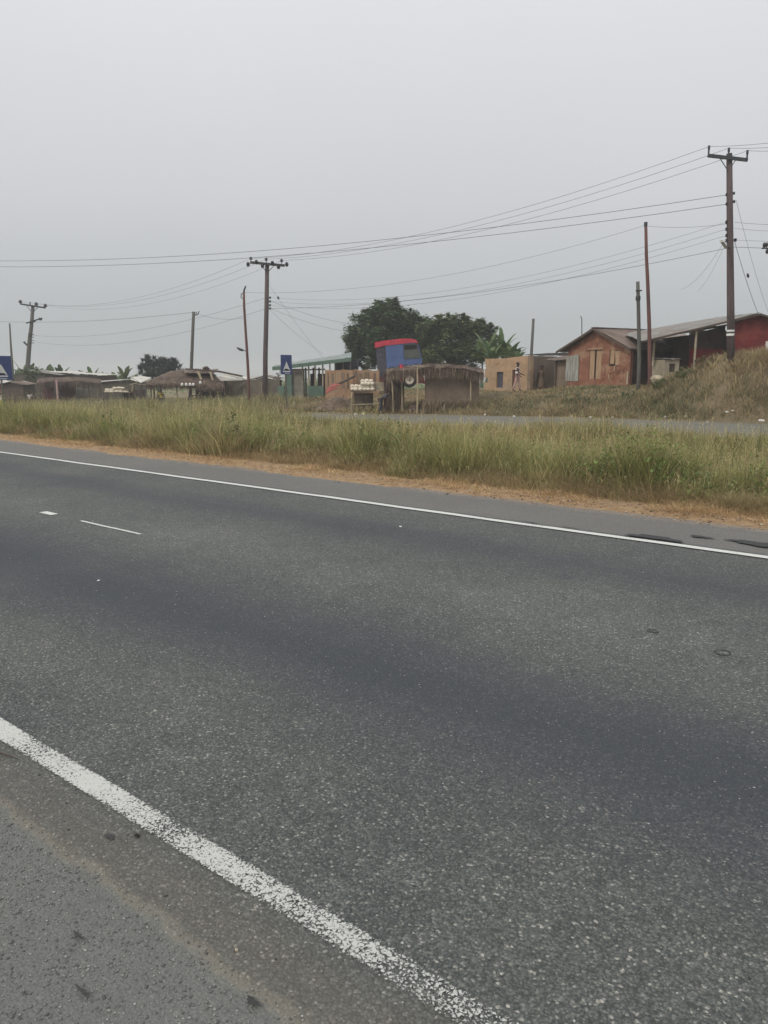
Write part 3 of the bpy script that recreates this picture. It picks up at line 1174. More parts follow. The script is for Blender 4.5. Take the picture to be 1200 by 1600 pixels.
# broadleaf weeds growing among the grass
def weed(px, Y, h, label, n=60):
    p = onground(px, Y)
    r = thing('weed_plant', label, 'weed', p, 0, 'leafy weeds among the tall grass')
    mb = MB()
    tips = []
    for k in range(5):
        a = random.random() * 6.28
        l = h * (.1 + .25 * random.random())
        q = Vector((math.cos(a) * l, math.sin(a) * l, h * (.7 + .3 * random.random())))
        mb.tube([(0, 0, 0), q * .5 + Vector((0, 0, h * .06)), q], [.008, .006, .003], 5)
        tips.append(q)
    mb.build('stem', 'lwood', r)
    P = []
    for k in range(n):
        q = random.choice(tips) * (.35 + .65 * random.random())
        P.append(q)
    P = np.array([tuple(x) for x in P])
    a = rng.random(n) * 6.28
    l = .06 + .09 * rng.random(n)
    blades('foliage', P, .02 + .07 * rng.random(n), np.full(n, .045) + .02 * rng.random(n), np.stack([np.cos(a) * l, np.sin(a) * l], 1),
           pal(n, [(.05, .085, .025), (.075, .12, .035), (.11, .15, .05)], [1, 1, 1]), 'foliage', r, seg=3)


for px, Y, h, lb in ((635, 17.0, 1.05, 'leafy weed standing above the grass below the truck'), (375, 18.5, .95, 'dark leafy weed in the grass below the middle utility pole'),
                     (560, 17.5, .9, 'leafy weed in the grass below the table of yams'), (955, 15.2, .85, 'leafy weed in the grass below the brick house'),
                     (790, 16.4, .85, 'leafy weed in the grass below the adobe house'), (1040, 14.6, .8, 'leafy weed in the grass below the two thin poles'),
                     (165, 23.0, .95, 'leafy weed in the grass at the left below the white roof'), (305, 20.5, .85, 'leafy weed in the grass below the large thatched shelter')):
    weed(px, Y, h, lb)


# ------------------------------------------------------------------ trees
def crown(name, lobes, n, leaf, cols, parent, droop=.3, wfac=.42):
    """leaf-sized faces spread through overlapping lobes, in clumps"""
    vols = np.array([l[1][0] * l[1][1] * l[1][2] for l in lobes]) ** .67
    vols /= vols.sum()
    P = []
    Cc = []
    for (c, r), f in zip(lobes, vols):
        k = int(n * f)
        nc = max(12, k // 55)
        dirs = rng.normal(0, 1, (nc, 3))
        dirs /= np.linalg.norm(dirs, axis=1)[:, None]
        rad = (.45 + .68 * rng.random(nc) ** .6)[:, None]
        cc = np.array(c) + dirs * rad * np.array(r)
        ci = rng.integers(0, nc, k)
        p = cc[ci] + rng.normal(0, 1, (k, 3)) * min(r) * .115
        shade = (.8 + .45 * rng.random(nc))[ci]
        P.append(p)
        Cc.append(pal(k, cols, [1] * len(cols)) * shade[:, None])
    P = np.concatenate(P)
    Cc = np.concatenate(Cc)
    k = len(P)
    a = rng.random(k) * 6.28
    l = leaf * (.6 + .7 * rng.random(k))
    return blades(name, P, -l * droop + l * .9 * (rng.random(k) - .3), l * wfac, np.stack([np.cos(a) * l, np.sin(a) * l], 1), Cc, 'foliage', parent, seg=2)


def tree(name, label, px, Y, lobes_px, n, leaf, cols, trunk_r=.25, group=None, nlimb=7, cat='tree', **kw):
    """lobes_px: (px,py,rx_px,rz_px,dy,ry) in photo pixels at distance Y+dy"""
    b = onground(px, Y, .1)
    r = thing(name, label, cat, b, 0, group)
    lobes = []
    for (lx, ly, rx, rz, dy, ry) in lobes_px:
        p = W(lx, ly, Y + dy)
        k = Y / 1220.
        lobes.append((tuple(p - b), (rx * k, ry, rz * k)))
    mb = MB()
    top = Vector(lobes[0][0])
    mb.tube([(0, 0, 0), top * .25 + Vector((.1, 0, 0)), top * .6, top * .95], [trunk_r, trunk_r * .8, trunk_r * .55, trunk_r * .2], 9)
    for c, rr in lobes[1:nlimb + 1] + lobes[:0]:
        st = top * (.2 + .25 * random.random())
        e = Vector(c)
        mb.tube([st, (st + e) / 2 + Vector((0, 0, .25)), e], [trunk_r * .5, trunk_r * .3, trunk_r * .1], 6)
    mb.build('trunk', 'bark', r)
    crown('crown', lobes, n, leaf, cols, r, **kw)
    return r


DK = [(.066, .112, .045), (.09, .145, .058), (.13, .19, .078), (.08, .125, .06)]
DK2 = [(.10, .15, .055), (.15, .20, .075), (.22, .25, .11), (.10, .13, .06)]
tree('mango_tree', 'large dark round tree rising behind the truck, tallest crown', 612, 76,
     [(608, 505, 34, 26, 0, 2.6), (608, 490, 26, 20, 0, 2.0), (575, 520, 30, 28, 0, 2.2), (560, 535, 20, 22, -1, 1.8), (640, 515, 30, 24, 0, 2.2), (600, 540, 48, 28, -1.5, 2.6),
      (650, 545, 30, 26, 1, 2.4), (608, 476, 15, 10, 0, 1.2), (578, 497, 18, 13, 0, 1.4), (660, 512, 18, 17, 1, 1.4), (636, 492, 13, 8, 0, 1), (575, 560, 32, 18, -1, 2)], 46000, .46, DK, .38)
tree('dense_tree', 'olive green tree with ragged top between truck and banana plants', 712, 72,
     [(710, 530, 34, 28, 0, 2.4), (700, 508, 24, 16, 0, 1.7), (735, 515, 26, 18, 0, 1.8), (680, 530, 26, 28, 1, 2), (668, 522, 16, 20, 1, 1.6), (745, 540, 28, 26, 0, 2), (712, 555, 50, 18, -1, 2.2),
      (688, 502, 10, 10, 0, .9), (758, 505, 12, 9, 0, .9), (772, 525, 11, 12, 0, 1.1), (722, 498, 11, 7, 0, .9)], 36000, .42, DK2, .3)


def banana(px, Y, top_py, label, nl=8, seed=0, w_=.42, group='banana plants'):
    rr = random.Random(seed)
    b = onground(px, Y, .05)
    ht = W(px, top_py, Y).z - b.z
    r = thing('banana_plant', label, 'plant', b, 0, group)
    sh = ht * .55
    mb = MB()
    mb.tube([(0, 0, 0), (.03, 0, sh * .5), (.06, 0, sh)], [.14, .11, .06], 8)
    mb.build('trunk', 'gpaint', r)
    V = []
    Fc = []
    Cl = []
    for k in range(nl):
        a = rr.random() * 6.28
        L = (ht - sh) * (1.15 + .4 * rr.random())
        up = .55 + .45 * rr.random()
        n = 9
        o0 = len(V)
        cc = np.array(rr.choice([(.085, .14, .045), (.07, .12, .04), (.12, .165, .06)])) * (.8 + .4 * rr.random())
        hx, hy = math.cos(a), math.sin(a)
        for i in range(n + 1):
            t = i / n
            rad = L * (.15 * t + .75 * (1 - up) * t + .5 * t * t * (1 - up * .6))
            z = sh + L * (up * t * 1.05 - .55 * t ** 3 * (1.25 - up))
            wd = w_ * math.sin(math.pi * min(1, t * .93 + .05)) ** .6 * (.8 + .4 * rr.random())
            c = Vector((hx * rad, hy * rad, z))
            sdv = Vector((-hy, hx, 0)) * wd * .5
            V += [tuple(c - sdv + Vector((0, 0, .10 * wd))), tuple(c), tuple(c + sdv + Vector((0, 0, .10 * wd)))]
            Cl += [cc] * 3
        for i in range(n):
            q = o0 + i * 3
            Fc += [q, q + 1, q + 4, q + 3, q + 1, q + 2, q + 5, q + 4]
    bigmesh('leaves', np.array(V), np.array(Fc), np.full(len(Fc) // 4, 4), np.array(Cl), 'foliage', r)
    return r


for i, (px, tp, Y) in enumerate(((760, 527, 66), (772, 533, 67), (784, 522, 66), (795, 535, 65), (768, 541, 63), (803, 548, 64), (752, 536, 68))):
    banana(px, Y, tp, ['banana plant at the left of the clump above the adobe house', 'banana plant second from the left above the adobe house', 'tallest banana plant above the adobe house',
                       'banana plant with upright leaf above the adobe house', 'low banana plant just over the adobe wall', 'rightmost banana plant drooping over the adobe wall',
                       'banana plant half hidden by the olive green tree'][i], 13, 50 + i, .5, 'banana plants above the adobe house')
for i, (px, tp) in enumerate(((27, 574), (37, 570), (47, 572), (60, 575), (72, 573), (84, 574), (97, 574), (122, 582), (134, 580), (145, 581), (168, 582), (182, 580), (195, 577), (207, 584))):
    where = ['just right of the blue sign', 'left of the leaning utility pole', 'right of the leaning utility pole', 'over the grey roof', 'over the left end of the white roof', 'over the middle of the white roof',
             'at the right end of the white roof', 'left of a pair above the thatched stall', 'right of a pair above the thatched stall', 'above the right end of the thatched stall',
             'over the left of the low zinc roof', 'over the middle of the low zinc roof', 'with upright leaf over the low zinc roof', 'beside the pale drooping roof'][i]
    banana(px, 88 + (i * 7) % 9, tp, 'small far banana plant ' + where, 7, 80 + i, .6, 'far banana plants behind the roofs')
tree('casuarina_tree', 'feathery blue green tree behind the large thatched shelter', 245, 92,
     [(248, 580, 26, 12, 0, 2.2), (238, 566, 13, 9, 0, 1.2), (262, 568, 15, 8, 0, 1.3), (226, 578, 11, 9, 0, 1.2), (272, 578, 12, 9, 0, 1.2), (250, 572, 22, 10, 0, 1.5)], 9000, .42,
     [(.035, .055, .045), (.05, .072, .06), (.07, .09, .075)], .2, droop=-.6, wfac=.2)
tree('shrub', 'dark leafy shrub growing against the leaning utility pole', 45, 80, [(46, 583, 8, 8, 0, .8), (55, 580, 7, 8, 0, .8), (40, 578, 5, 7, 0, .7), (50, 595, 9, 9, 0, .8)], 2600, .22, DK2, .06, cat='shrub')
tree('shrub', 'pale bare shrub left of the green kiosk', 432, 60, [(434, 590, 6, 8, 0, .5), (437, 582, 4, 6, 0, .4)], 500, .14, [(.20, .17, .12), (.14, .13, .10)], .04, cat='shrub')

for i, (px, Y, w_, h_, cols, lb) in enumerate((
        (1040, 36.2, 26, 9, DK2, 'low dark green bush on the bank below the cream outhouse'),
        (1075, 35.6, 22, 10, DK2, 'dark green bush on the bank left of the tall utility pole'),
        (985, 37.2, 24, 8, DK2, 'low green bush at the foot of the shorter grey pole'),
        (905, 38.6, 30, 7, DK2, 'spreading green bush on the bank below the pale grey sheet'),
        (1105, 35.2, 20, 11, [(.30, .23, .14), (.22, .17, .10), (.20, .19, .09)], 'dry brown scrub at the top of the bank under the lean-to roof'),
        (1165, 34.8, 22, 9, [(.34, .26, .16), (.25, .19, .12), (.20, .19, .09)], 'dry brown scrub at the foot of the dark red wall'),
        (1196, 34.6, 16, 8, [(.34, .24, .15), (.25, .18, .12)], 'dry brown scrub at the right edge below the red house'))):
    g0 = onground(px, Y)
    k_ = Y / 1220.
    y_ = 580 + (CAMH - g0.z) / k_ - h_ * .6
    tree('bush', lb, px, Y, [(px, y_, w_ * .5, h_, 0, .5), (px - w_ * .5, y_ + 2, w_ * .4, h_ * .7, .2, .45), (px + w_ * .5, y_ + 2, w_ * .4, h_ * .75, -.2, .45)],
         1500, .11, cols, .025, group='bushes on the bank', cat='bush', wfac=.3, droop=-.2)

# far bushland beyond the yards, reads as one mass
def bushland():
    X = []
    n = 1500
    px = -250 + rng.random(n) * 1700
    Y = 110 + rng.random(n) * 130
    P = np.stack([(px - 600) / 1220 * Y, Y, 0 * Y], 1)
    s, d = sd(P[:, 0], P[:, 1])
    P[:, 2] = H(s, d)
    m = 26
    Q = np.repeat(P, m, 0) + rng.normal(0, 1, (n * m, 3)) * np.array([1.6, 1.6, .55]) + np.array([0, 0, .6])
    k = len(Q)
    a = rng.random(k) * 6.28
    l = .5 + .4 * rng.random(k)
    o = blades('far_bushes', Q, l * (rng.random(k) - .2), l * .5, np.stack([np.cos(a) * l, np.sin(a) * l], 1), pal(k, DK2, [1, 1, 1, 1]) * 1.3, 'foliage', None, seg=2)
    o['kind'] = 'stuff'
    o['label'] = 'low far bushland behind the settlement'
    o['category'] = 'bushes'


bushland()


# ------------------------------------------------------------------ poles and wires
def insulator(mb, p, r=.11, h=.2, axis=(0, 0, 1)):
    mb.lathe(p, [(r * .3, 0), (r * .35, h * .2), (r, h * .3), (r * .45, h * .45), (r * .9, h * .6), (r * .35, h * .75), (r * .3, h)], axis, 10)


POLES = {}


def mkpole(key, label, base_px, Y, top, mat, r0, r1, mid=None, sink=.4, group=None, cat='utility pole', name='utility_pole'):
    b = onground(base_px, Y, sink)
    t = W(top[0], top[1], Y) - b
    r = thing(name, label, cat, b, 0, group)
    mb = MB()
    pts = [Vector((0, 0, 0)), t * .33, t * .66, t]
    if mid:
        pts = [Vector((0, 0, 0))] + [W(m[0], m[1], Y) - b for m in mid] + [t]
    rr = [r0 + (r1 - r0) * i / (len(pts) - 1) for i in range(len(pts))]
    mb.tube(pts, rr, 12)
    mb.build('shaft', mat, r, smooth=True)
    POLES[key] = (b, r, Y)
    return b, r


def L_(key, px, py, dy=0.0):
    b, r, Y = POLES[key]
    return W(px, py, Y + dy) - b


G_P = 'utility poles carrying wires'
# right pole
b, r = mkpole('right', 'tall dark utility pole with crossarm and three pins beside the red house', 1141, 34, (1139.5, 240), 'wood_pole', .17, .115, sink=.5, group=G_P)
arm = MB()
a0, a1 = L_('right', 1106, 243, -.18), L_('right', 1168, 250, -.18)
arm.beam(a0, a1, .09, .13)
ao = arm.build('crossarm', 'dark_metal', r)
for (px, py0, py1) in ((1107, 242, 229), (1138, 246, 232), (1167, 249, 236)):
    mb = MB()
    p0, p1 = L_('right', px, py0, -.18), L_('right', px + 1, py1, -.18)
    mb.tube([p0, p0 * .3 + p1 * .7], .035, 6)
    mb.lathe(p0 * .4 + p1 * .6, [(.04, 0), (.055, .05), (.045, .12), (.055, .16), (.03, (p1 - p0).length * .42)], (0, 0, 1), 8)
    mb.build('insulator', 'dark_metal', r)
for (x0, y0, x1, y1) in ((1124, 246, 1137, 266), (1150, 249, 1143, 260)):
    MB().tube([L_('right', x0, y0, -.16), L_('right', x1, y1, -.12)], .018, 6).build('brace', 'dark_metal', r)
for (px, py) in ((1136, 304), (1146, 302), (1136, 318.5), (1146.5, 315)):
    mb = MB()
    mb.lathe(L_('right', px, py), [(.03, -.06), (.07, -.04), (.05, 0), (.07, .04), (.03, .06)], (1, 0, 0), 8)
    mb.build('insulator', 'insul', r)
for (px, py) in ((1135.5, 347), (1135.5, 358), (1135.5, 368), (1135.5, 376), (1149, 375)):
    mb = MB()
    mb.lathe(L_('right', px, py), [(.03, -.07), (.075, -.04), (.04, 0), (.075, .04), (.03, .07)], (0, 0, 1), 8)
    mb.beam(L_('right', px, py), L_('right', 1141, py), .03, .03)
    mb.build('insulator', 'insul', r)
mb = MB()
mb.tube([L_('right', 1140, 387, -.1), L_('right', 1135, 386, -.35), L_('right', 1131, 383, -.6)], .03, 6)
lo = mb.build('lamp_arm', 'dark_metal', r)
mb = MB()
mb.slab([L_('right', 1123.5, 376, -.7), L_('right', 1129, 375, -.7), L_('right', 1135, 384.5, -.5), L_('right', 1131, 386.5, -.5)], .14)
mb.build('lamp_head', 'grey_sheet', lo)
mb = MB()
for z in (517, 523):
    mb.lathe(L_('right', 1141.5, z), [(.168, -.05 if z == 523 else -.04), (.168, .05 if z == 523 else .04)], (0, 0, 1), 14)
mb.build('white_band', 'swhite', r)

# middle pole
b, r = mkpole('mid', 'utility pole with crowded crossarm of seven dark insulators left of the blue road sign', 413.5, 55, (417.5, 412), 'wood_pole', .185, .14, mid=[(414.5, 560), (416.5, 480)], group=G_P)
MB().beam(L_('mid', 391, 410, -.2), L_('mid', 445, 415, -.2), .14, .16).build('crossarm', 'dark_metal', r)
for (px, py, rr_, hh_) in ((387.5, 413, .17, .2), (400.5, 409.5, .17, .2), (410, 415.5, .15, .2), (425.5, 411, .17, .2), (435, 417, .17, .2), (448, 413, .17, .2)):
    mb = MB()
    mb.lathe(L_('mid', px - 2.6, py, -.3), [(.03, 0), (rr_ * .7, .03), (rr_, .09), (rr_ * .8, .13), (rr_, .17), (.04, .24)], (1, 0, 0), 10)
    mb.tube([L_('mid', px, py, -.3), L_('mid', px + (2 if px < 418 else -2), py - .5, -.2)], .03, 6)
    mb.build('insulator', 'insul', r)
for (px, py) in ((392, 404), (416, 405.5), (440, 407.5)):
    mb = MB()
    mb.tube([L_('mid', px, py + 6, -.2), L_('mid', px, py, -.2)], .025, 6)
    mb.lathe(L_('mid', px, py + 2, -.2), [(.04, 0), (.13, .04), (.06, .09), (.13, .13), (.05, .2)], (0, 0, 1), 10)
    mb.build('insulator', 'insul', r)
for (x0, x1) in ((408, 416), (428, 420)):
    MB().tube([L_('mid', x0, 415, -.2), L_('mid', x1, 424, -.12)], .022, 6).build('brace', 'dark_metal', r)
for (px, py) in ((422, 465), (422, 471), (422, 477), (422, 482)):
    mb = MB()
    mb.lathe(L_('mid', px, py), [(.03, -.08), (.08, -.05), (.04, 0), (.08, .05), (.03, .08)], (0, 0, 1), 8)
    mb.beam(L_('mid', px + 1, py), L_('mid', 416.5, py), .03, .03)
    mb.build('insulator', 'insul', r)

# left pole
b, r = mkpole('left', 'leaning grey utility pole with tilted crossarm at the far left', 43, 84, (51.5, 478), 'grey_pole', .26, .17, mid=[(43.5, 570), (46.5, 530), (49, 510)], group=G_P)
MB().beam(L_('left', 32, 475, -.2), L_('left', 71, 481, -.2), .16, .16).build('crossarm', 'dark_metal', r)
for (px, py) in ((32, 471.5), (57, 475), (71, 477.5)):
    mb = MB()
    mb.lathe(L_('left', px, py + 2.5, -.2), [(.05, 0), (.17, .04), (.2, .12), (.12, .18), (.19, .25), (.08, .34)], (0, 0, 1), 10)
    mb.build('insulator', 'insul', r)
mb = MB()
mb.tube([L_('left', 47, 478, -.2), L_('left', 47, 472, -.2)], .06, 6)
mb.build('insulator', 'insul', r)
for (x0, y0, x1, y1) in ((42, 478, 49, 487), (60, 480, 52, 487)):
    MB().tube([L_('left', x0, y0, -.2), L_('left', x1, y1, -.12)], .03, 6).build('brace', 'dark_metal', r)
MB().beam(L_('left', 41, 505, -.2), L_('left', 66, 497, -.2), .12, .12).build('lower_crossarm', 'dark_metal', r)
for (px, py) in ((53, 501), (63, 498)):
    MB().lathe(L_('left', px - 2.5, py, -.25), [(.05, 0), (.16, .08), (.12, .18), (.16, .26), (.05, .34)], (1, 0, -.2), 10).build('insulator', 'insul', r)
for py in (522, 526, 531, 535):
    MB().beam(L_('left', 44, py, -.2), L_('left', 53, py + 1, -.2), .07, .07).build('bracket', 'dark_metal', r)
mb = MB()
mb.tube([L_('left', 45.5, 541, 0), L_('left', 42, 539, -.2), L_('left', 37, 534, -.3)], [.06, .08, .11], 8)
mb.build('lamp_arm', 'dark_metal', r)

# small poles
b, r = mkpole('lean', 'short grey utility pole leaning right above the thatched shelter', 294, 62, (302.5, 487), 'grey_pole', .14, .12, group=G_P)
mb = MB()
mb.tube([L_('lean', 303, 491), L_('lean', 307, 493), L_('lean', 310, 490), L_('lean', 311, 486)], .035, 6)
mb.tube([L_('lean', 306, 492), L_('lean', 307, 487)], .035, 6)
mb.build('bracket', 'dark_metal', r)
for py in (552, 557, 563):
    MB().beam(L_('lean', 297, py, -.1), L_('lean', 300.5, py, -.1), .06, .06).build('step_bolt', 'dark_metal', r)
b, r = mkpole('bent', 'thin crooked reddish pole with a lamp arm left of the middle utility pole', 389, 52, (381, 458), 'red_pole', .10, .075, mid=[(388.5, 595), (386, 550), (384, 520), (381.5, 480)], group=G_P)
mb = MB()
mb.tube([L_('bent', 381, 458), L_('bent', 381.5, 453), L_('bent', 384, 447)], [.07, .06, .05], 6)
mb.tube([L_('bent', 381, 458), L_('bent', 377, 459), L_('bent', 376.5, 465), L_('bent', 381, 467)], .03, 6)
mb.build('bracket', 'dark_metal', r)
mb = MB()
mb.tube([L_('bent', 385.5, 549), L_('bent', 380, 547)], .03, 6)
ar = mb.build('lamp_arm', 'dark_metal', r)
MB().tube([L_('bent', 380, 547.5), L_('bent', 375, 546), L_('bent', 370, 543)], [.07, .09, .04], 8).build('lamp_head', 'dark_metal', ar)
b, r = mkpole('far_stub', 'bare dark thin pole rising behind the adobe house', 827, 58, (833.5, 498), 'grey_pole', .12, .10)
r['group'] = 'bare poles'
b, r = mkpole('edge', 'thin bent bare pole behind the blue sign at the left edge', 20, 78, (15, 505), 'grey_pole', .14, .07, mid=[(19, 570), (17, 540)])
r['group'] = 'bare poles'
b, r = mkpole('dark2', 'shorter grey pole with a small cross piece in front of the brick house', 998, 38.5, (996.5, 440), 'grey_pole', .10, .085, mid=[(998, 590), (999, 560), (997.5, 480)], group=G_P)
mb = MB()
mb.beam(L_('dark2', 993.5, 454, -.1), L_('dark2', 1003, 454, -.1), .06, .06)
mb.build('cross_piece', 'dark_metal', r)
MB().lathe(L_('dark2', 997, 466, 0), [(.12, -.1), (.12, .1)], (0, 0, 1), 8).build('collar', 'dark_metal', r)
b, r = mkpole('tall_red', 'tall thin reddish pole in front of the brick house', 1015, 38, (1009, 348), 'red_pole', .105, .07, mid=[(1015.5, 590), (1014.5, 510), (1012, 440), (1010, 400)], group=G_P)
MB().lathe(L_('tall_red', 1009, 350), [(.085, -.1), (.085, .08)], (0, 0, 1), 8).build('cap', 'dark_metal', r)
b, r = mkpole('small', 'short thin grey rod with curved tip on the brick house roof', 911, 46.5, (909, 502), 'grey_pole', .035, .03, name='antenna_rod', cat='rod')
MB().tube([L_('small', 909, 502), L_('small', 909, 498), L_('small', 907, 494)], .025, 6).build('tip', 'dark_metal', r)


def wire(p, q, sag, label, r=.011, name='power_line', n=18, group='overhead wires'):
    p, q = Vector(p), Vector(q)
    pts = []
    for i in range(n + 1):
        t = i / n
        a = p.lerp(q, t)
        a.z -= sag * 4 * t * (1 - t)
        pts.append(a - p)
    o = MB().tube(pts, r * .78, 5).build(name, 'wire')
    o.location = p
    return tag(o, label, 'wire', group)


TR = [W(1108, 229, 33.8), W(1139, 231.5, 33.8), W(1168, 235.5, 33.8)]
TM = [W(392, 404, 54.8), W(416, 405, 54.8), W(440, 407, 54.8)]
TL = [W(32, 471, 83.8), W(47, 472, 83.8), W(71, 477, 83.8)]
nm = ['uppermost', 'middle', 'lowest']
for i in range(3):
    wire(TR[i], TM[i], .9, nm[i] + ' wire of three between tops of the tall right and middle poles', .0105)
    wire(TM[i], TL[i], 1.5, nm[i] + ' faint wire of three between tops of the middle and left poles', .010)
    e = W((1330, 1340, 1350)[i], (203, 213, 220)[i], 27)
    wire(TR[i], e, .12, nm[i] + ' wire of three from the top of the tall right pole rightwards', .0095)
wire(W(1135.5, 304.5, 34), W(-420, 379, 62), 1.95, 'upper of the two bold wires crossing the whole sky above the middle pole', .014, n=30)
wire(W(1135.5, 319, 34), W(-420, 390, 62), 1.85, 'lower of the two bold wires crossing the whole sky above the middle pole', .014, n=30)
for i, (y0, y1) in enumerate(((347, 465), (358, 471), (368, 477))):
    wire(W(1135, y0, 34), W(422, y1, 55), 1.2, ['top', 'second', 'third'][i] + ' of three faint low wires between tall right and middle poles', .0075, n=24)
wire(W(1135, 388, 34), W(423, 482, 55), .6, 'dark low wire from the lamp of the tall right pole to the middle pole', .012, n=24)
wire(W(1135, 350, 34), W(1009, 353, 38), .1, 'short thin wire between the tall right pole and the tall reddish pole', .008)
wire(W(1009, 352, 38), W(382, 457, 52), .9, 'long thin wire from the tall reddish pole to the crooked pole', .0085, n=24)
wire(W(380, 497, 52), W(304, 488, 62), .25, 'thin wire from the crooked pole to the leaning grey pole', .012)
wire(W(302, 488, 62), W(-60, 499, 84), .5, 'bold thin wire from the leaning grey pole to the left edge', .016)
wire(W(416, 465, 55), W(52, 524, 84), 1.0, 'upper faint low wire between the middle pole and left pole', .011)
wire(W(416, 482, 55), W(52, 534, 84), 1.2, 'lower faint low wire between the middle pole and left pole', .011)
wire(W(423, 470, 55), W(560, 508, 70), .25, 'upper drop wire from the middle pole towards the large tree', .012)
wire(W(423, 482, 55), W(562, 520, 70), .3, 'lower drop wire from the middle pole towards the large tree', .012)
wire(W(423, 485, 55), W(505, 553, 58), .15, 'thin drop wire from the middle pole to the green roofed building', .009)
wire(W(1148, 347.5, 34), W(1350, 348, 30), .1, 'upper level wire running right from the tall pole', .008)
wire(W(1148, 357, 34), W(1350, 360, 30), .1, 'second level wire running right from the tall pole', .007)
wire(W(1150, 375, 34), W(1350, 377, 30), .05, 'third level wire running right from the tall pole', .007)
wire(W(1146, 386, 34), W(1350, 389, 30), .03, 'bold level wire from the tall pole to the dark strain insulators', .012)
wire(W(1135, 372, 34), W(1064, 452, 44), .4, 'faint drop wire from the tall right pole to the brick house roof', .007)
wire(W(1135, 376, 34), W(1090, 455, 44), .3, 'second faint drop wire from tall right pole to brick house roof', .006)
# stays
wire(W(1148, 378, 34), W(1186, 494, 40), .12, 'dark stay wire from the tall right pole down to the red roof', .013, 'stay_wire')
wire(W(1150, 312, 34), W(1201, 490, 42), .2, 'faint outer stay wire from the tall right pole with a small insulator', .008, 'stay_wire')
wire(W(420, 445, 55), W(505, 560, 62), .1, 'faint stay wire right of the middle pole', .008, 'stay_wire')
mb = MB()
mb.lathe((0, 0, 0), [(.02, 0), (.06, .06), (.06, .16), (.02, .22)], (.28, 0, -1), 8)
o = mb.build('stay_insulator', 'insul')
o.location = W(1168, 427, 38)
tag(o, 'small dark insulator on the stay wire right of the tall pole', 'insulator')
mb = MB()
mb.lathe((0, 0, 0), [(.02, 0), (.07, .06), (.07, .16), (.02, .22)], (.28, 0, -1), 8)
o = mb.build('stay_insulator', 'insul')
o.location = W(434, 463, 56)
tag(o, 'small dark insulator on the stay wire right of the middle pole', 'insulator')
r = thing('strain_insulators', 'pair of round dark strain insulators on a wire at the right edge', 'insulator', W(1196, 388, 32.6))
for dx, dz, rr_ in ((-.02, .13, .11), (.12, -.12, .1)):
    MB().lathe((dx, 0, dz), [(.02, -.1), (rr_ * .8, -.08), (rr_, -.02), (rr_ * .7, .02), (rr_, .07), (.03, .12)], (1, -.4, 0), 12).build('insulator_disc', 'insul', r)
MB().beam((-.15, 0, 0), (.4, 0, 0), .05, .05).build('yoke', 'dark_metal', r)


# ------------------------------------------------------------------ road signs
def roadsign(px, Y, top_py, wd, ht, label):
    b = onground(px, Y, .3)
    zt = W(px, top_py, Y).z - b.z
    rz = ROADROT - math.pi / 2 + R(180)      # face traffic: normal along +s towards the viewer
    r = thing('road_sign', label, 'road sign', b, 0)
    r.rotation_euler = (0, 0, math.atan2(EX[1], EX[0]) + math.pi / 2)   # local -y faces +s
    MB().tube([(0, .05, 0), (0, .05, zt - .05)], .045, 10).build('post', 'grey_pole', r)
    mb = MB()
    mb.box((0, 0, zt - ht / 2), (wd, .03, ht))
    pn = mb.build('sign_panel', 'sblue', r)
    s = .86
    zc = zt - ht * .56
    mb = MB()
    y = -.019
    h = .34 * s
    mb.add([(-h, y, zc - h * .9), (h, y, zc - h * .9), (0, y, zc + h * .95)], [(0, 1, 2)])
    mb.add([(-h * 1.12, y, zc - h * 1.28), (h * 1.12, y, zc - h * 1.28), (h * 1.12, y, zc - h * 1.05), (-h * 1.12, y, zc - h * 1.05)], [(0, 1, 2, 3)])
    mb.add([(-h * .5, y, zt - ht + .05), (h * .9, y, zt - ht + .05), (h * .9, y, zt - ht + .08), (-h * .5, y, zt - ht + .08)], [(0, 1, 2, 3)])
    mb.build('white_triangle', 'swhite', pn)
    mb = MB()
    y = -.023
    bz = zc - h * .9
    pr = [(-h * .75, bz), (h * .75, bz), (h * .62, bz + h * .16), (h * .35, bz + h * .30), (h * .1, bz + h * .26), (-h * .15, bz + h * .32), (-h * .5, bz + h * .27), (-h * .66, bz + h * .12)]
    mb.add([(x, y, z) for x, z in pr], [tuple(range(len(pr)))])
    mb.build('hump_symbol', 'black', pn)
    return r


roadsign(448, 48, 554.5, .92, 1.18, 'blue road sign with a white triangle beside the green kiosk')
roadsign(3.5, 40, 556, 1.1, 1.22, 'blue road sign with a white triangle cut by the left edge')


# ------------------------------------------------------------------ house helpers
def frame(p, q):
    p, q = Vector(p), Vector(q)
    d = q - p
    return math.atan2(d.y, d.x), math.hypot(d.x, d.y)


def toL(r):
    m = (Matrix.Translation(r.location) @ Matrix.Rotation(r.rotation_euler[2], 4, 'Z')).inverted()
    return lambda p: m @ Vector(p)


# ---- brick gable house
pL, pC = W(886, 600, 46), W(983, 600, 42)
rz, L = frame((pL.x, pL.y, 0), (pC.x, pC.y, 0))
zb = G(pC.x, pC.y) - .6
hs = thing('brick_house', 'red mud brick house with low gable and rusty roof behind two thin poles', 'house', (pL.x, pL.y, zb), rz)
tl = toL(hs)
ez = W(978, 543, 42).z - zb
pz = W(932, 514, 44).z - zb
DEP = 5.6
k = L / 97.0


def hx(px):
    return (px - 886) * k


def hz(py, Y=44):
    return W(930, py, Y).z - zb


mb = MB()
ops = [(hx(921), hx(940), hz(592), hz(546)), (hx(952), hx(966.5), hz(572), hz(547.5))]
mb.wall(L, ez, .2, ops)
mb.prism([(0, ez), (L, ez), (hx(932), pz)], 0, .2)
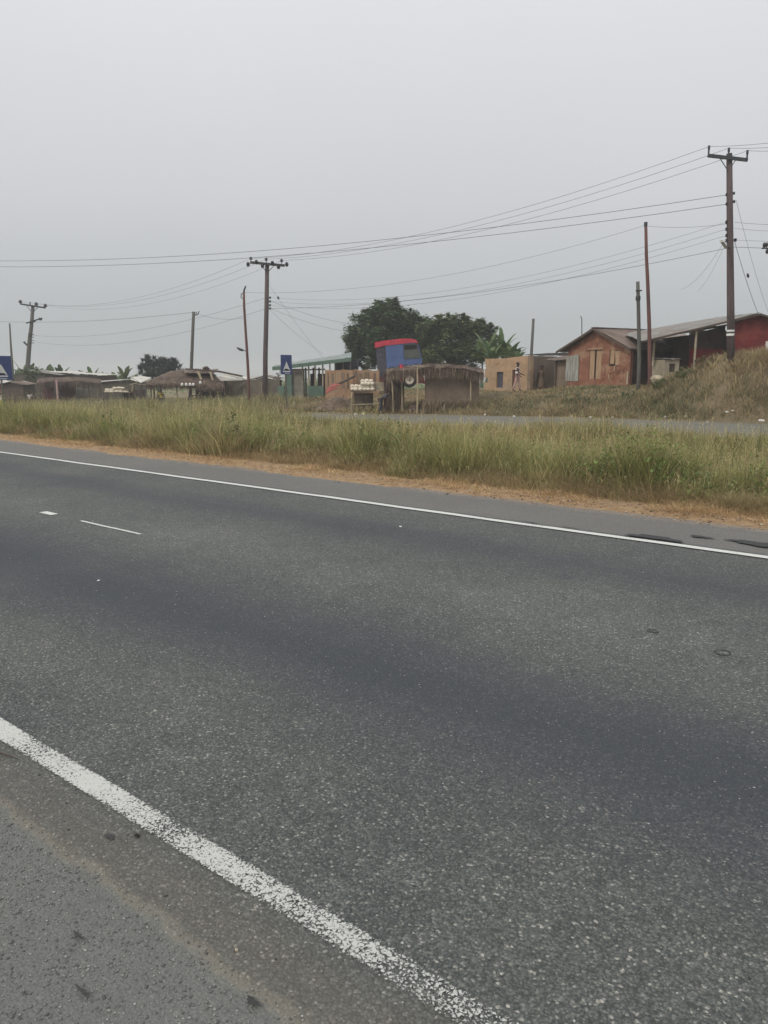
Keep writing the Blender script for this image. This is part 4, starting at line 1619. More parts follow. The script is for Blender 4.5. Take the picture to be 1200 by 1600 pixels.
# uneven plastered courses
for i in range(26):
    x0 = hx(944 + random.random() * 30)
    z0 = hz(575 + random.random() * 20)
    mb.box((x0, -.012, z0), (.16, .03 + .02 * random.random(), .09))
mb.build('front_wall', 'brick', hs)
mb = MB()
mb.box((L - .1, .2 + (DEP - .2) / 2, ez / 2), (.2, DEP - .2, ez))
mb.box((.1, .2 + (DEP - .2) / 2, ez / 2), (.2, DEP - .2, ez))
mb.box((L / 2, DEP + .1, ez / 2), (L, .2, ez))
mb.build('side_wall', 'darkwall', hs)
mb = MB()
mb.box((hx(925) + .0, .06, (hz(592) + hz(546)) / 2), (.36, .05, hz(546) - hz(592)))
mb.build('door', 'door', hs)
mb = MB()
mb.box((hx(935.3), .08, (hz(592) + hz(546)) / 2), (.40, .05, hz(546) - hz(592)))
mb.build('door', 'door', hs)
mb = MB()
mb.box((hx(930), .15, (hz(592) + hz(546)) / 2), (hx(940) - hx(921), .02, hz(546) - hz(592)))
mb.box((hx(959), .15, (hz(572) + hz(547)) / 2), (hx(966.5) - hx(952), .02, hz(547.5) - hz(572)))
mb.build('interior_shade_panel', 'black', hs)  # black panels standing in for the shade inside the door and window
mb = MB()
mb.box((hx(930.5), -.02, hz(545)), (hx(943) - hx(919), .05, .07))
mb.build('lintel', 'door', hs)
mb = MB()
mb.box((hx(956.2), .03, hz(558.5)), (.30, .04, hz(547.8) - hz(569)), ry=.03)
mb.box((hx(963), .05, hz(560)), (.28, .04, hz(549) - hz(571)), ry=-.05)
mb.build('window_shutter', 'door', hs)
mb = MB()
mb.box((hx(961), -.03, hz(576)), (.11, .03, .30), ry=.1)
mb.build('hanging_board', 'door', hs)
MB().box((hx(953), -.03, hz(588)), (.08, .03, .22), ry=-.1).build('hanging_board', 'door', hs)
mb = MB()
mb.corr((hx(884), -.05, hz(596)), (hx(905), -.05, hz(596)), (hx(905), -.05, hz(553)), (hx(884), -.05, hz(556)), wave=.12, amp=.012)
mb.build('sheet_cladding', 'grey_sheet', hs)
mb = MB()
mb.box((hx(981), -.04, hz(590)), (.08, .05, .7))
mb.build('corner_stone', 'stone', hs)
# roof: two corrugated planes, overhanging
ov = .35
rl = hx(932)
zl = hz(549, 45.5)
xl = hx(873)
xr = L + .25
sl_ = (pz - ez) / (L - rl)
zr = ez - sl_ * .25
rf = MB()
rf.corr((xl, -ov, zl), (xl, DEP + .3, zl), (rl, DEP + .3, pz + .07), (rl, -ov, pz + .07), amp=.016)
rf.corr((xr, DEP + .3, zr + .05), (xr, -ov, zr + .05), (rl, -ov, pz + .07), (rl, DEP + .3, pz + .07), amp=.016, sag=-.04)
ro = rf.build('roof', 'rust', hs)
mb = MB()
mb.beam((xl, -ov - .03, zl - .04), (rl, -ov - .03, pz - .02), .05, .11)
mb.beam((rl, -ov - .03, pz - .02), (xr, -ov - .03, zr - .04), .05, .10)
mb.beam((xr + .03, -ov, zr - .03), (xr + .03, DEP + .3, zr - .03), .05, .10)
mb.build('fascia', 'dwood', ro)
mb = MB()
mb.beam((rl, -ov - .05, pz + .08), (rl, DEP + .35, pz + .08), .3, .03)
mb.build('ridge_cap', 'grey_roof', ro)
mb = MB()
for i in range(4):
    y_ = .5 + i * 1.5
    mb.beam((L - .3, y_, zr + .02), (xr - .02, y_, zr - .04), .06, .08)
mb.build('rafter_tail', 'dwood', ro)

# ---- small shed roof between adobe and brick house
pa, pb = W(866, 600, 47.5), W(888, 600, 46.8)
rz, L = frame((pa.x, pa.y, 0), (pb.x, pb.y, 0))
zb2 = G(pa.x, pa.y) - .2
hs = thing('lean_to_shed', 'low grey shed with a drooping roof against the brick house', 'shed', (pa.x, pa.y, zb2), rz)
h1 = W(870, 563, 47.5).z - zb2
mb = MB()
mb.wall(L, h1, .12, [])
mb.box((.06, 1.2, h1 / 2), (.12, 2.1, h1))
mb.build('wall', 'adobe_g', hs)
mb = MB()
mb.corr((-.5, -.4, h1 + .02), (L + .1, -.4, h1 + .02), (L + .1, 2.6, h1 + .4), (-.5, 2.6, h1 + .4))
mb.build('roof', 'rust', hs)
mb = MB()
mb.tube([(.1, -.06, 0), (.12, -.06, h1)], .04, 6)
mb.build('post', 'dwood', hs)

# ---- adobe house
pa, pb = W(757, 600, 51.5), W(828, 600, 48)
rz, L = frame((pa.x, pa.y, 0), (pb.x, pb.y, 0))
zb = G(pa.x, pa.y) - .3
hs = thing('adobe_house', 'unfinished ochre adobe house with ragged left edge behind the walking person', 'house', (pa.x, pa.y, zb), rz)
hk = W(790, 559, 49.8).z - zb


def ax(px):
    return (px - 757) * L / 71.0


def az(py, Y=50):
    return W(790, py, Y).z - zb


mb = MB()
ops = [(ax(776.5), ax(787), az(606), az(581)), (ax(801), ax(806), az(606), az(578)), (0, ax(760.5), az(576.5), az(573.5)), (0, ax(762), az(598), az(590)),
       (0, ax(758), az(573.5), az(566))]
mb.wall(L, az(560), .25, ops)
# mud brick top courses stepping up to the right
n = 16
for i in range(n):
    x0, x1 = L * i / n, L * (i + 1) / n
    hh = az(561.5 - 5.0 * (i + .5) / n, 49.5) - az(560) + (.03 * random.random())
    if i > 0 and hh > .03:
        mb.box(((x0 + x1) / 2, .125, az(560) + hh / 2), (x1 - x0 - .006, .245, hh))
for i in range(90):
    x0 = .1 + (L - .2) * random.random()
    z0 = .3 + (az(560) - .4) * random.random()
    if any(o_[0] - .2 < x0 < o_[1] + .2 and o_[2] - .12 < z0 < o_[3] + .12 for o_ in ops):
        continue
    mb.box((x0, -.004, z0), (.30, .02 + .01 * random.random(), .13))
mb.build('front_wall', 'adobe', hs)
pe = W(870, 600, 50.5)
rz2, L2 = frame((pb.x, pb.y, 0), (pe.x, pe.y, 0))
mb = MB()
c, s_ = math.cos(rz2 - rz), math.sin(rz2 - rz)
hr = az(556.5, 49.2)
vs = []
for (x, y) in ((0, .001), (L2, 0), (L2, .2), (0, .2)):
    vs.append((L + .001 + x * c - y * s_, x * s_ + y * c))
mb.add([(x, y, 0) for x, y in vs] + [(x, y, hr) for x, y in vs], [(3, 2, 1, 0), (4, 5, 6, 7), (0, 1, 5, 4), (1, 2, 6, 5), (2, 3, 7, 6), (3, 0, 4, 7)])
mb.build('side_wall', 'adobe_g', hs)  # shade on this side is put into a greyer mud than the front
mb = MB()
mb.box((L / 2, 5.5, hr / 2), (L, .2, hr))
mb.box((.125, 2.9, hr / 2 - .3), (.25, 5.0, hr - .6))
mb.build('back_wall', 'adobe_g', hs)
mb = MB()
xe, ye = vs[1]
mb.corr((ax(815), .05, hr + .06), (xe + .3, ye - .1, hr + .05), (xe + .3, ye + 3, hr + .25), (ax(815), 3.2, hr + .25), amp=.014)
mb.build('roof', 'grey_roof', hs)
mb = MB()
mb.box((ax(781.7), .14, (az(606) + az(581)) / 2), (ax(787) - ax(776.5), .03, az(581) - az(606)))
mb.build('window_board', 'tgrey', hs)
mb = MB()
mb.box((ax(803.5), .15, (az(606) + az(578)) / 2), (ax(806) - ax(801), .03, az(578) - az(606)))
mb.build('door', 'tmaroon', hs)

# ---- red house with lean-to porch
YR = 40.0
p0 = W(1087, 560, YR)
zb = G(p0.x, p0.y + 1) - .5
hs = thing('red_house', 'dark red house with a long grey lean-to roof behind the tall utility pole', 'house', (p0.x, YR, zb), 0)


def rl_(px, py, dy=0):
    return W(px, py, YR + dy) - Vector((p0.x, YR, zb))


pk = rl_(1183, 490)
x1 = rl_(1143, 560).x
x2 = rl_(1262, 560).x
mb = MB()
zA = rl_(1143, 507).z
zB = rl_(1262, 522).z
mb.add([(x1, 0, 0), (x2, 0, 0), (x2, 0, zB), (pk.x, 0, pk.z - .05), (x1, 0, zA), (x1, .2, 0), (x2, .2, 0), (x2, .2, zB), (pk.x, .2, pk.z - .05), (x1, .2, zA)],
       [(0, 1, 2, 3, 4), (9, 8, 7, 6, 5), (0, 5, 6, 1), (1, 6, 7, 2), (0, 4, 9, 5)])
mb.build('front_wall', 'redwall', hs)
mb = MB()
a_, b__ = rl_(1087, 530).z + .25, zA
mb.add([(0, 1.0, 0), (x1, 1.0, 0), (x1, 1.0, b__), (0, 1.0, a_), (0, 1.2, 0), (x1, 1.2, 0), (x1, 1.2, b__), (0, 1.2, a_)],
       [(0, 1, 2, 3), (7, 6, 5, 4), (0, 3, 7, 4), (1, 5, 6, 2)])
mb.box((.1, 3.4, a_ / 2), (.2, 4.4, a_))
mb.box(((x1 + x2) / 2, 5.7, zA / 2), (x2 - x1, .2, zA))
mb.build('porch_wall', 'darkwall', hs)  # shade of the recess is put into this darker wall colour
mb = MB()
mb.box((x1 * .5, .96, rl_(1110, 545).z * .5 + .2), (x1 * .96, .05, rl_(1110, 552).z * .95))
mb.build('red_dado', 'redwall', hs)
mb = MB()
eL = rl_(1000, 533)
mb.corr((eL.x, -.35, eL.z), (eL.x + .5, 4.6, eL.z + .55), (pk.x, 5.0, pk.z + .12), (pk.x, -.35, pk.z), wave=.2, amp=.016, sag=.06)
er = rl_(1262, 517)
mb.corr((er.x + .5, 5.0, er.z + .1), (er.x + .5, -.35, er.z - .1), (pk.x, -.35, pk.z), (pk.x, 5.0, pk.z + .12), wave=.2, amp=.016)
ro = mb.build('roof', 'grey_roof', hs)
mb = MB()
mb.beam((eL.x, -.38, eL.z - .05), (pk.x, -.38, pk.z - .06), .05, .09)
mb.beam((pk.x, -.38, pk.z - .06), (er.x, -.38, er.z - .06), .05, .09)
for yy in (.9, 2.2, 3.5):
    mb.beam((eL.x + .3, yy, eL.z - .02 + yy * .1), (x1, yy, zA + yy * .02), .06, .09)
mb.build('rafter', 'dwood', ro)
for px, py in ((1086, 516), (1026, 528)):
    q = rl_(px, py)
    mb = MB()
    mb.tube([(q.x, -.2 if px > 1050 else .3, 0 if px > 1050 else q.z - 1.4), (q.x, -.2 if px > 1050 else .3, q.z - .05)], .06, 8)
    mb.build('porch_post', 'cream', hs)
mb = MB()
q = rl_(1196, 541)
mb.box((q.x + .1, -.03, q.z), (.22, .04, .5))
mb.build('notice_board', 'white', hs)

# ---- low zinc roof between the houses and cream walled outhouse
pa = W(1036, 600, 39.4)
zb = G(pa.x, pa.y) - .5
hs = thing('cream_outhouse', 'small cream outhouse with a dark window under the lean-to roof', 'outhouse', (pa.x, pa.y, zb), .12)
hh = W(1045, 562, 39.4).z - zb
mb = MB()
mb.wall(.80, hh, .12, [(.27, .60, hh - .62, hh - .2)])
mb.box((.06, .72, hh / 2), (.12, 1.2, hh))
mb.box((.74, .72, hh / 2), (.12, 1.2, hh))
mb.build('wall', 'cream', hs)
mb = MB()
mb.box((.435, .09, hh - .41), (.33, .02, .42))
mb.build('window', 'dwood', hs)
mb = MB()
mb.corr((-.06, -.1, hh + .03), (.88, -.1, hh + .03), (.88, 1.4, hh + .1), (-.06, 1.4, hh + .1))
mb.build('roof', 'grey_roof', hs)
pa = W(1050, 600, 45.3)
zb = G(pa.x, pa.y) - .3
hs = thing('zinc_shelter', 'sagging patched zinc shelter between the brick house and the red house', 'shelter', (pa.x, pa.y, zb), .1)
hh = W(1060, 548, 45.3).z - zb
mb = MB()
mb.corr((-1.2, -.2, hh), (1.9, -.2, hh - .05), (1.9, 2.6, hh + 1.05), (-.6, 2.6, hh + .85), sag=.12)
mb.build('roof', 'grey_roof', hs)
for x in (-.9, .5, 1.7):
    MB().tube([(x, 0, 0), (x, 0, hh)], .05, 6).build('post', 'dwood', hs)
mb = MB()
mb.box((.4, 2.2, hh / 2), (3.0, .1, hh))
mb.build('back_wall', 'darkwall', hs)
rock('pale_boulder', 'stone', onground(1027, 37.6) + Vector((0, 0, .30)), (.36, .25, .16), 'pale smooth boulder at the foot of the tall reddish pole', 'boulder', seed=9)

# ---- green roofed open building
YB = 58.0
p0 = W(436, 600, YB)
zb = G(p0.x, p0.y) - .3
p1 = W(548, 600, YB - 1.5)
rz, Lb = frame((p0.x, p0.y, 0), (p1.x, p1.y, 0))
hs = thing('open_building', 'long open building with pale green sloping roof beside the large tree', 'building', (p0.x, p0.y, zb), rz)
tl = toL(hs)


def gl(px, py, dy=0.0):
    t = (px - 436) / 112.
    return tl(W(px, py, YB - 1.5 * t + dy))


mb = MB()
a0, a1 = gl(426, 573, -.4), gl(549, 558.5, -.4)
b0, b1 = gl(432, 572, 4.5), gl(549, 554, 4.5)
m0, m1 = gl(470, 569, -.4), gl(470, 567, 3.5)
mb.corr(a0, a1, b1 + Vector((0, 0, .15)), b0 + Vector((0, 0, .1)), wave=.25, amp=.02)
ro = mb.build('roof', 'green_roof', hs)
mb = MB()
mb.beam(a0 + Vector((0, -.06, -.14)), a1 + Vector((0, -.06, -.14)), .05, .26)
mb.build('fascia', 'gpaint', ro)
zt0 = a0.z - .25
# block pier and walls
mb = MB()
q0, q1 = gl(456, 600), gl(472, 600)
mb.box(((q0.x + q1.x) / 2, .3, (zt0 + .1) / 2), (q1.x - q0.x, .5, zt0 + .1))
for i in range(9):
    for j in range(3):
        mb.box((q0.x + .18 + j * .27 + (i % 2) * .05, .045, .9 + i * .19), (.24, .03, .15))
mb.build('block_pier', 'block', hs)
mb = MB()
q0, q1 = gl(436.5, 600), gl(447, 600)
zl_ = gl(440, 603).z
mb.box(((q0.x + q1.x) / 2, -.3, zl_ / 2), (q1.x - q0.x, .12, zl_))
q2 = gl(457, 600)
mb.box(((q1.x + q2.x) / 2 + .05, -.1, gl(450, 583).z / 2), (q2.x - q1.x - .1, .12, gl(450, 583).z))
q0, q1 = gl(480, 600), gl(505, 600)
mb.box(((q0.x + q1.x) / 2, .1, gl(490, 603).z / 2), (q1.x - q0.x, .15, gl(490, 603).z))
mb.build('green_wall', 'gpaint', hs)
mb = MB()
for px in (472.5, 482, 492, 504):
    q = gl(px, 600)
    MB().box((q.x, .1, (gl(px, 569).z) / 2 - .02), (.09, .09, gl(px, 569 - (px - 470) * .06).z)).build('pillar', 'cream', hs)
for px in (476, 488, 497):
    q = gl(px, 600, 3)
    MB().box((q.x, 3.1, zt0 / 2 + .1), (.10, .10, zt0 + .2)).build('back_pillar', 'dark_metal', hs)
MB().beam(gl(473, 578, .2), gl(508, 577, .2), .09, .09).build('rail', 'dark_metal', hs)
mb = MB()
q0, q1 = gl(508, 600), gl(546, 600)
mb.box(((q0.x + q1.x) / 2, 2.2, (gl(530, 563).z) / 2), (q1.x - q0.x, .12, gl(530, 562.5).z))
mb.build('dark_partition', 'tgrey', hs)
mb = MB()
for px in (513, 522, 533.5, 545):
    q = gl(px, 600)
    MB().box((q.x, .4, gl(px, 565).z / 2), (.07, .07, gl(px, 564).z)).build('post', 'block', hs)
mb = MB()
q0, q1 = gl(476, 600), gl(483, 600)
mb.box((q0.x + .2, 1.2, gl(478, 584).z / 2), (.3, .3, gl(478, 584).z))
mb.box((q1.x + .55, 1.3, gl(487, 584).z / 2), (.6, .3, gl(487, 584).z))
mb.box((gl(499, 600).x, 1.4, gl(499, 592).z / 2), (.6, .3, gl(499, 590).z))
mb.build('stored_boards', 'darkwall', hs)
mb = MB()
q0, q1 = gl(439, 600), gl(456, 600)
mb.box(((q0.x + q1.x) / 2, .8, gl(447, 577).z / 2), (q1.x - q0.x, .1, gl(447, 576).z))
mb.build('grey_wall', 'block', hs)


# ---- ragged mud walls in the middle
def mudwall(pxa, Ya, pxb, Yb, pys, label, mat='adobe_o', th=.25):
    pa, pb = W(pxa, 600, Ya), W(pxb, 600, Yb)
    rz, L = frame((pa.x, pa.y, 0), (pb.x, pb.y, 0))
    zb = min(G(pa.x, pa.y), G(pb.x, pb.y)) - .4
    r = thing('mud_wall', label, 'wall', (pa.x, pa.y, zb), rz, 'broken mud walls')
    n = len(pys)
    mb = MB()
    prof = [(0, 0)]
    for i, py in enumerate(pys):
        x = L * i / (n - 1)
        prof.append((x, W(0, py, Ya + (Yb - Ya) * i / (n - 1)).z - zb))
    prof.append((L, 0))
    bot = prof
    k = n
    for i in range(n - 1):
        x0, z0 = prof[1 + i]
        x1_, z1 = prof[2 + i]
        jit = .03 * random.random()
        mb.add([(x0, jit, 0), (x1_, jit, 0), (x1_, jit, z1), (x0, jit, z0), (x0, th, 0), (x1_, th, 0), (x1_, th, z1), (x0, th, z0)],
               [(0, 1, 2, 3), (7, 6, 5, 4), (3, 2, 6, 7), (0, 3, 7, 4), (1, 5, 6, 2)])
    mb.build('wall_body', mat, r)
    # drip stains of rough plaster and coping lumps
    mb = MB()
    for i in range(7):
        x = .2 + (L - .4) * random.random()
        z = np.interp(x, [p_[0] for p_ in prof[1:-1]], [p_[1] for p_ in prof[1:-1]])
        mb.box((x, -.01, z * .72), (.06 + .08 * random.random(), .03, z * .4))
    mb.build('plaster_patch', 'darkwall' if random.random() < .4 else 'adobe_g', r)
    return r


mudwall(508, 53, 551, 52, [578, 578.2, 579, 578.5, 578.8, 577.5, 577.8, 578.6, 578], 'bright orange mud wall at the foot of the green roofed building')
mudwall(552, 53.4, 592, 53, [577.5, 577, 579, 578.5, 577, 577.8, 579.5, 579, 578], 'dull orange mud wall running up to the back of the truck')
pa, pb = W(545, 600, 51.8), W(545, 600, 51.8)
mb = MB()
mb.tube([W(513, 606, 51) - W(513, 606, 51), W(535, 597, 51) - W(513, 606, 51), W(554, 588, 51) - W(513, 606, 51), W(557, 579, 51.5) - W(513, 606, 51)], [.07, .08, .09, .05], 7)
o = mb.build('fallen_branch', 'dwood')
o.location = W(513, 606, 51)
tag(o, 'bent dark branch leaning against the orange mud wall', 'branch')

# long grey brown compound wall left of the kiosk
mudwall(344, 61, 437, 58, [594, 593.5, 594, 593, 593.6, 593.4, 592.8, 593.4, 593, 593.5], 'long grey brown compound wall behind the middle pole', 'mudwall')
for px in (352, 372, 395, 428):
    pass
# roof peeping above compound wall
def simple_roof_hut(name, label, cat, pxa, pxb, Y, ridge, eave_l, eave_r, dep=3.0, roofm='rust', wallm='darkwall', wallh=None, rz=0.0, ops=()):
    """hut seen from the front; ridge (px,py), eaves (px,py)"""
    pa = W(pxa, 600, Y)
    zb = G(pa.x, pa.y) - .3
    r = thing(name, label, cat, (pa.x, pa.y, zb), rz)
    tl = toL(r)
    Lw = W(pxb, 600, Y).x - pa.x
    e0, e1, rg = [tl(W(q[0], q[1], Y)) for q in (eave_l, eave_r, ridge)]
    eh = min(e0.z, e1.z) - .05
    mb = MB()
    mb.wall(Lw, eh, .12, list(ops))
    mb.box((.06, dep / 2 + .06, eh / 2), (.12, dep - .12, eh))
    mb.box((Lw - .06, dep / 2 + .06, eh / 2), (.12, dep - .12, eh))
    mb.box((Lw / 2, dep + .06, eh / 2), (Lw, .12, eh))
    if rg.z > eh + .15:
        mb.prism([(.0, eh + .003), (Lw, eh + .003), (min(max(rg.x, .1), Lw - .1), rg.z - .1)], .01, .11)
    mb.build('wall', wallm, r)
    mb = MB()
    mb.corr((e0.x, -.3, e0.z), (e0.x, dep + .2, e0.z + .05), (rg.x, dep + .2, rg.z + .05), (rg.x, -.3, rg.z), amp=.015, th=.03)
    mb.corr((e1.x, dep + .2, e1.z + .05), (e1.x, -.3, e1.z), (rg.x, -.3, rg.z), (rg.x, dep + .2, rg.z + .05), amp=.015, th=.03)
    mb.build('roof', roofm, r)
    return r


simple_roof_hut('hut', 'low hut with dark gable roof peeping over the compound wall', 'hut', 396, 430, 68, (412, 588), (392, 593), (436, 592), 3, 'rust', 'mudwall')
simple_roof_hut('hut', 'low hut with pale sheet roof left of the crooked pole', 'hut', 338, 378, 66, (352, 585.5), (332, 594), (384, 592.5), 3, 'pale_roof', 'mudwall')
simple_roof_hut('long_hut', 'long hut with dark grey green roof behind the left blue sign', 'hut', 18, 84, 82, (40, 578.5), (8, 580), (92, 586), 4, 'grey_roof', 'mudwall')
simple_roof_hut('white_roof_hut', 'long hut with bright white sheet roof above the thatched stall', 'hut', 66, 158, 84, (78, 581), (60, 584), (164, 586.5), 5, 'pale_roof', 'mudwall')
simple_roof_hut('zinc_hut', 'low hut with pale zinc roof behind the far pile of yams', 'hut', 152, 212, 78, (205, 593), (148, 597), (214, 596), 3.5, 'pale_roof', 'mudwall')
simple_roof_hut('kiosk', 'brown wooden kiosk with rusty roof below the left blue sign', 'kiosk', 2, 36, 74, (18, 597), (-6, 601), (42, 601.5), 2.4, 'rust', 'dwood')
simple_roof_hut('pink_roof_kiosk', 'small kiosk with a pinkish roof cut by the left edge', 'kiosk', -22, 1, 75, (-10, 596), (-26, 599), (7, 599), 2.0, 'pale_roof', 'redwall')


# ------------------------------------------------------------------ thatch
def thatch_roof(r, pts, over, nb=900, col=((.16, .115, .095), (.12, .085, .07), (.22, .165, .13)), hang=.25, name='thatch_roof', th=.2):
    """pts: grid of rows (front eave -> back) of points, local"""
    rows, cols_ = len(pts), len(pts[0])
    mb = MB()
    V = [Vector(p) for row in pts for p in row]
    top = V
    bot = [p - Vector((0, 0, th)) for p in V]
    fs = []
    n = len(V)
    for j in range(rows - 1):
        for i in range(cols_ - 1):
            a = j * cols_ + i
            fs.append((a, a + 1, a + cols_ + 1, a + cols_))
            fs.append((a + n + cols_, a + n + cols_ + 1, a + n + 1, a + n))
    edge = [(i, i + 1) for i in range(cols_ - 1)] + [((rows - 1) * cols_ + i + 1, (rows - 1) * cols_ + i) for i in range(cols_ - 1)] \
        + [((j + 1) * cols_, j * cols_) for j in range(rows - 1)] + [(j * cols_ + cols_ - 1, (j + 1) * cols_ + cols_ - 1) for j in range(rows - 1)]
    for a, b in edge:
        fs.append((b, a, a + n, b + n))
    mb.add(top + bot, fs)
    ro = mb.build(name, 'thatch', r)
    # straw strands over it
    A = np.array([[tuple(p) for p in row] for row in pts])
    u = rng.random(nb) * (cols_ - 1.001)
    v = rng.random(nb) ** 1.2 * (rows - 1.001)
    front = rng.random(nb) < .45
    v = np.where(front, rng.random(nb) * .12, v)
    i, j = u.astype(int), v.astype(int)
    fu, fv = (u - i)[:, None], (v - j)[:, None]
    P = (A[j, i] * (1 - fu) + A[j, i + 1] * fu) * (1 - fv) + (A[j + 1, i] * (1 - fu) + A[j + 1, i + 1] * fu) * fv
    P = P + rng.normal(0, .02, P.shape)
    dv = A[j, i] - A[np.minimum(j + 1, rows - 1), i]
    dv = dv / np.maximum(np.linalg.norm(dv, axis=1), 1e-6)[:, None]
    L = .35 + .45 * rng.random(nb)
    hz_ = np.where(front, -hang * (.4 + 1.3 * rng.random(nb)), dv[:, 2] * L - .02 * rng.random(nb) + .05)
    lean = dv[:, :2] * (L * np.where(front, .25, 1))[:, None] + rng.normal(0, .06, (nb, 2))
    blades('straw', P, hz_, .025 + .03 * rng.random(nb), lean, pal(nb, list(col), [1] * len(col)), 'straw', ro, curl=0, seg=2)
    return ro


# middle thatched shelter in front of the truck
p0 = onground(640, 43)
hs = thing('thatched_shelter', 'long thatched shelter on sticks in front of the red and blue truck', 'shelter', p0)


def sl2(px, py, dy=0.0):
    return W(px, py, 43 + dy) - p0


f0, f1, f2 = [], [], []
for i, px in enumerate(np.linspace(604, 755, 17)):
    t = i / 16
    top = np.interp(px, [604, 625, 650, 680, 720, 745, 755], [577, 572.5, 571.5, 568.5, 570, 574, 577])
    f0.append(sl2(px + random.uniform(-1, 1), top + 5 + random.uniform(-2, 2.2), -.9))
    f1.append(sl2(px, top + random.uniform(-1.4, 1.0), .5))
    f2.append(sl2(px, top + 5, 2.6))
thatch_roof(hs, [f0, f1, f2], 0, 4200, hang=.42, th=.28, col=((.26, .195, .15), (.19, .14, .11), (.36, .285, .215)))
for (px, y0, y1, dy, rr_) in ((652, 628, 571, -1.2, .055), (742, 616, 578, .2, .05), (735, 615, 580, -.8, .05), (618, 618, 578, 2.2, .045)):
    q0, q1 = sl2(px, y0, dy), sl2(px + (-3 if px == 742 else 0), y1, dy)
    q0.z = G(p0.x + q0.x, p0.y + q0.y) - p0.z - .1
    MB().tube([q0, (q0 + q1) / 2 + Vector((.03, 0, 0)), q1], [rr_, rr_ * .9, rr_ * .8], 7).build('post', 'lwood', hs)
mb = MB()
mb.beam(sl2(645, 571.5, -1.25), sl2(662, 572.5, -1.2), .10, .06)
mb.build('roof_batten', 'lwood', hs)
# low mud wall behind the shelter and woven screen
mb = MB()
q0, q1 = sl2(664, 600, -.45), sl2(749, 600, -.45)
zt_ = sl2(700, 583, -.45).z
mb.box(((q0.x + q1.x) / 2, -.45, zt_ / 2 - .3), (q1.x - q0.x, .12, zt_ + .6))
mb.build('back_screen', 'adobe_g', hs)
mb = MB()
q0, q1 = sl2(600, 600, .6), sl2(631, 600, .6)
zt_ = sl2(610, 581, .6).z
mb.box(((q0.x + q1.x) / 2, .6, zt_ / 2 - .2), (q1.x - q0.x, .14, zt_ + .2))
sc2 = mb.build('straw_screen', 'thatch', hs)
nb = 900
P = np.stack([q0.x + rng.random(nb) * (q1.x - q0.x), .5 + 0 * rng.random(nb), .3 + rng.random(nb) * (zt_ - .2)], 1)
blades('straw', P, -.3 - .4 * rng.random(nb), .03 + .03 * rng.random(nb), np.stack([rng.normal(0, .08, nb), -.12 * rng.random(nb)], 1), pal(nb, [(.20, .145, .12), (.15, .105, .088)], [1, 1]), 'straw', sc2, curl=0, seg=2)
q0, q1 = sl2(660, 600, -1.3), sl2(750, 600, -1.3)
nb = 2600
P = np.stack([q0.x + rng.random(nb) * (q1.x - q0.x), -1.3 + rng.normal(0, .15, nb), .05 + rng.random(nb) ** 1.6 * .45], 1)
blades('straw', P, .25 + .35 * rng.random(nb), .03 + .03 * rng.random(nb), np.stack([rng.normal(0, .15, nb), -.3 * rng.random(nb)], 1), pal(nb, [(.34, .27, .18), (.25, .20, .14), (.44, .35, .24)], [1, 1, 1]), 'straw', hs, seg=2)


def stick(px, Y, y0, y1, label, mat='lwood', r_=.05, name='wooden_post', lean=0.0):
    p = onground(px, Y, .1)
    q = W(px + lean, y1, Y) - p
    o = MB().tube([(0, 0, 0), q * .5 + Vector((.02, 0, 0)), q], [r_, r_ * .95, r_ * .85], 8).build(name, mat)
    o.location = p
    return tag(o, label, 'post', 'pale wooden posts by the road')


stick(614.5, 43, 645, 586, 'pale wooden post just right of the stooping person', lean=-2)
r = stick(628.5, 43, 643, 592, 'pale wooden post with a red cloth band on top', lean=-1)
q = W(627.5, 592, 43) - r.location
mb = MB()
mb.tube([q + Vector((0, 0, -.1)), q + Vector((0, 0, .35)), q + Vector((.01, 0, .72))], [.085, .10, .09], 8)
mb.build('red_cloth_band', 'tred', r)

# large collapsed thatch shelter left
p0 = onground(290, 60)
hs = thing('thatched_shelter', 'large collapsed thatched shelter with zinc sheets in front of the leaning pole', 'shelter', p0)


def sl3(px, py, dy=0.0):
    return W(px, py, 60 + dy) - p0


f0, f1, f2 = [], [], []
for i, px in enumerate(np.linspace(228, 350, 15)):
    top = np.interp(px, [228, 245, 262, 285, 300, 318, 335, 350], [597, 589, 581, 577, 577.5, 578, 584, 593])
    bt = np.interp(px, [228, 245, 285, 320, 350], [601, 600, 600, 603, 604])
    f0.append(sl3(px, bt + random.uniform(-1, 1.5), -1.2))
    f1.append(sl3(px, top + (bt - top) * .4 + random.uniform(-.8, .8), -.3))
    f2.append(sl3(px, top, .9))
thatch_roof(hs, [f0, f1, f2], 0, 2600, hang=.35, col=((.16, .115, .09), (.12, .085, .068), (.25, .195, .14)))
mb = MB()
mb.corr(sl3(288, 583, -.7), sl3(335, 583, -.7), sl3(342, 577, 1.2), sl3(286, 576, 1.2), amp=.03, sag=-.06)
mb.build('zinc_sheet', 'rust', hs)
MB().slab([sl3(307, 580, -1.3), sl3(311, 580, -1.3), sl3(316, 592, -1.35), sl3(313, 593, -1.35)], .05).build('loose_board', 'lwood', hs)
MB().slab([sl3(327, 581, -1.3), sl3(330, 581, -1.3), sl3(334, 594, -1.35), sl3(331, 594, -1.35)], .05).build('loose_board', 'lwood', hs)
mb = MB()
mb.beam(sl3(290, 576.5, -.2), sl3(345, 581, -.3), .1, .12)
mb.beam(sl3(340, 580, -.4), sl3(379, 588, -.4), .12, .14)
mb.beam(sl3(265, 598, -1.5), sl3(276, 601, -1.5), .06, .06)
mb.build('roof_pole', 'dwood', hs)
mb = MB()
mb.slab([sl3(337, 587, -.9), sl3(345, 595, -.9), sl3(381, 594, -.6), sl3(350, 585.5, -.6)], .05)
mb.build('pale_sheet', 'pale_roof', hs)
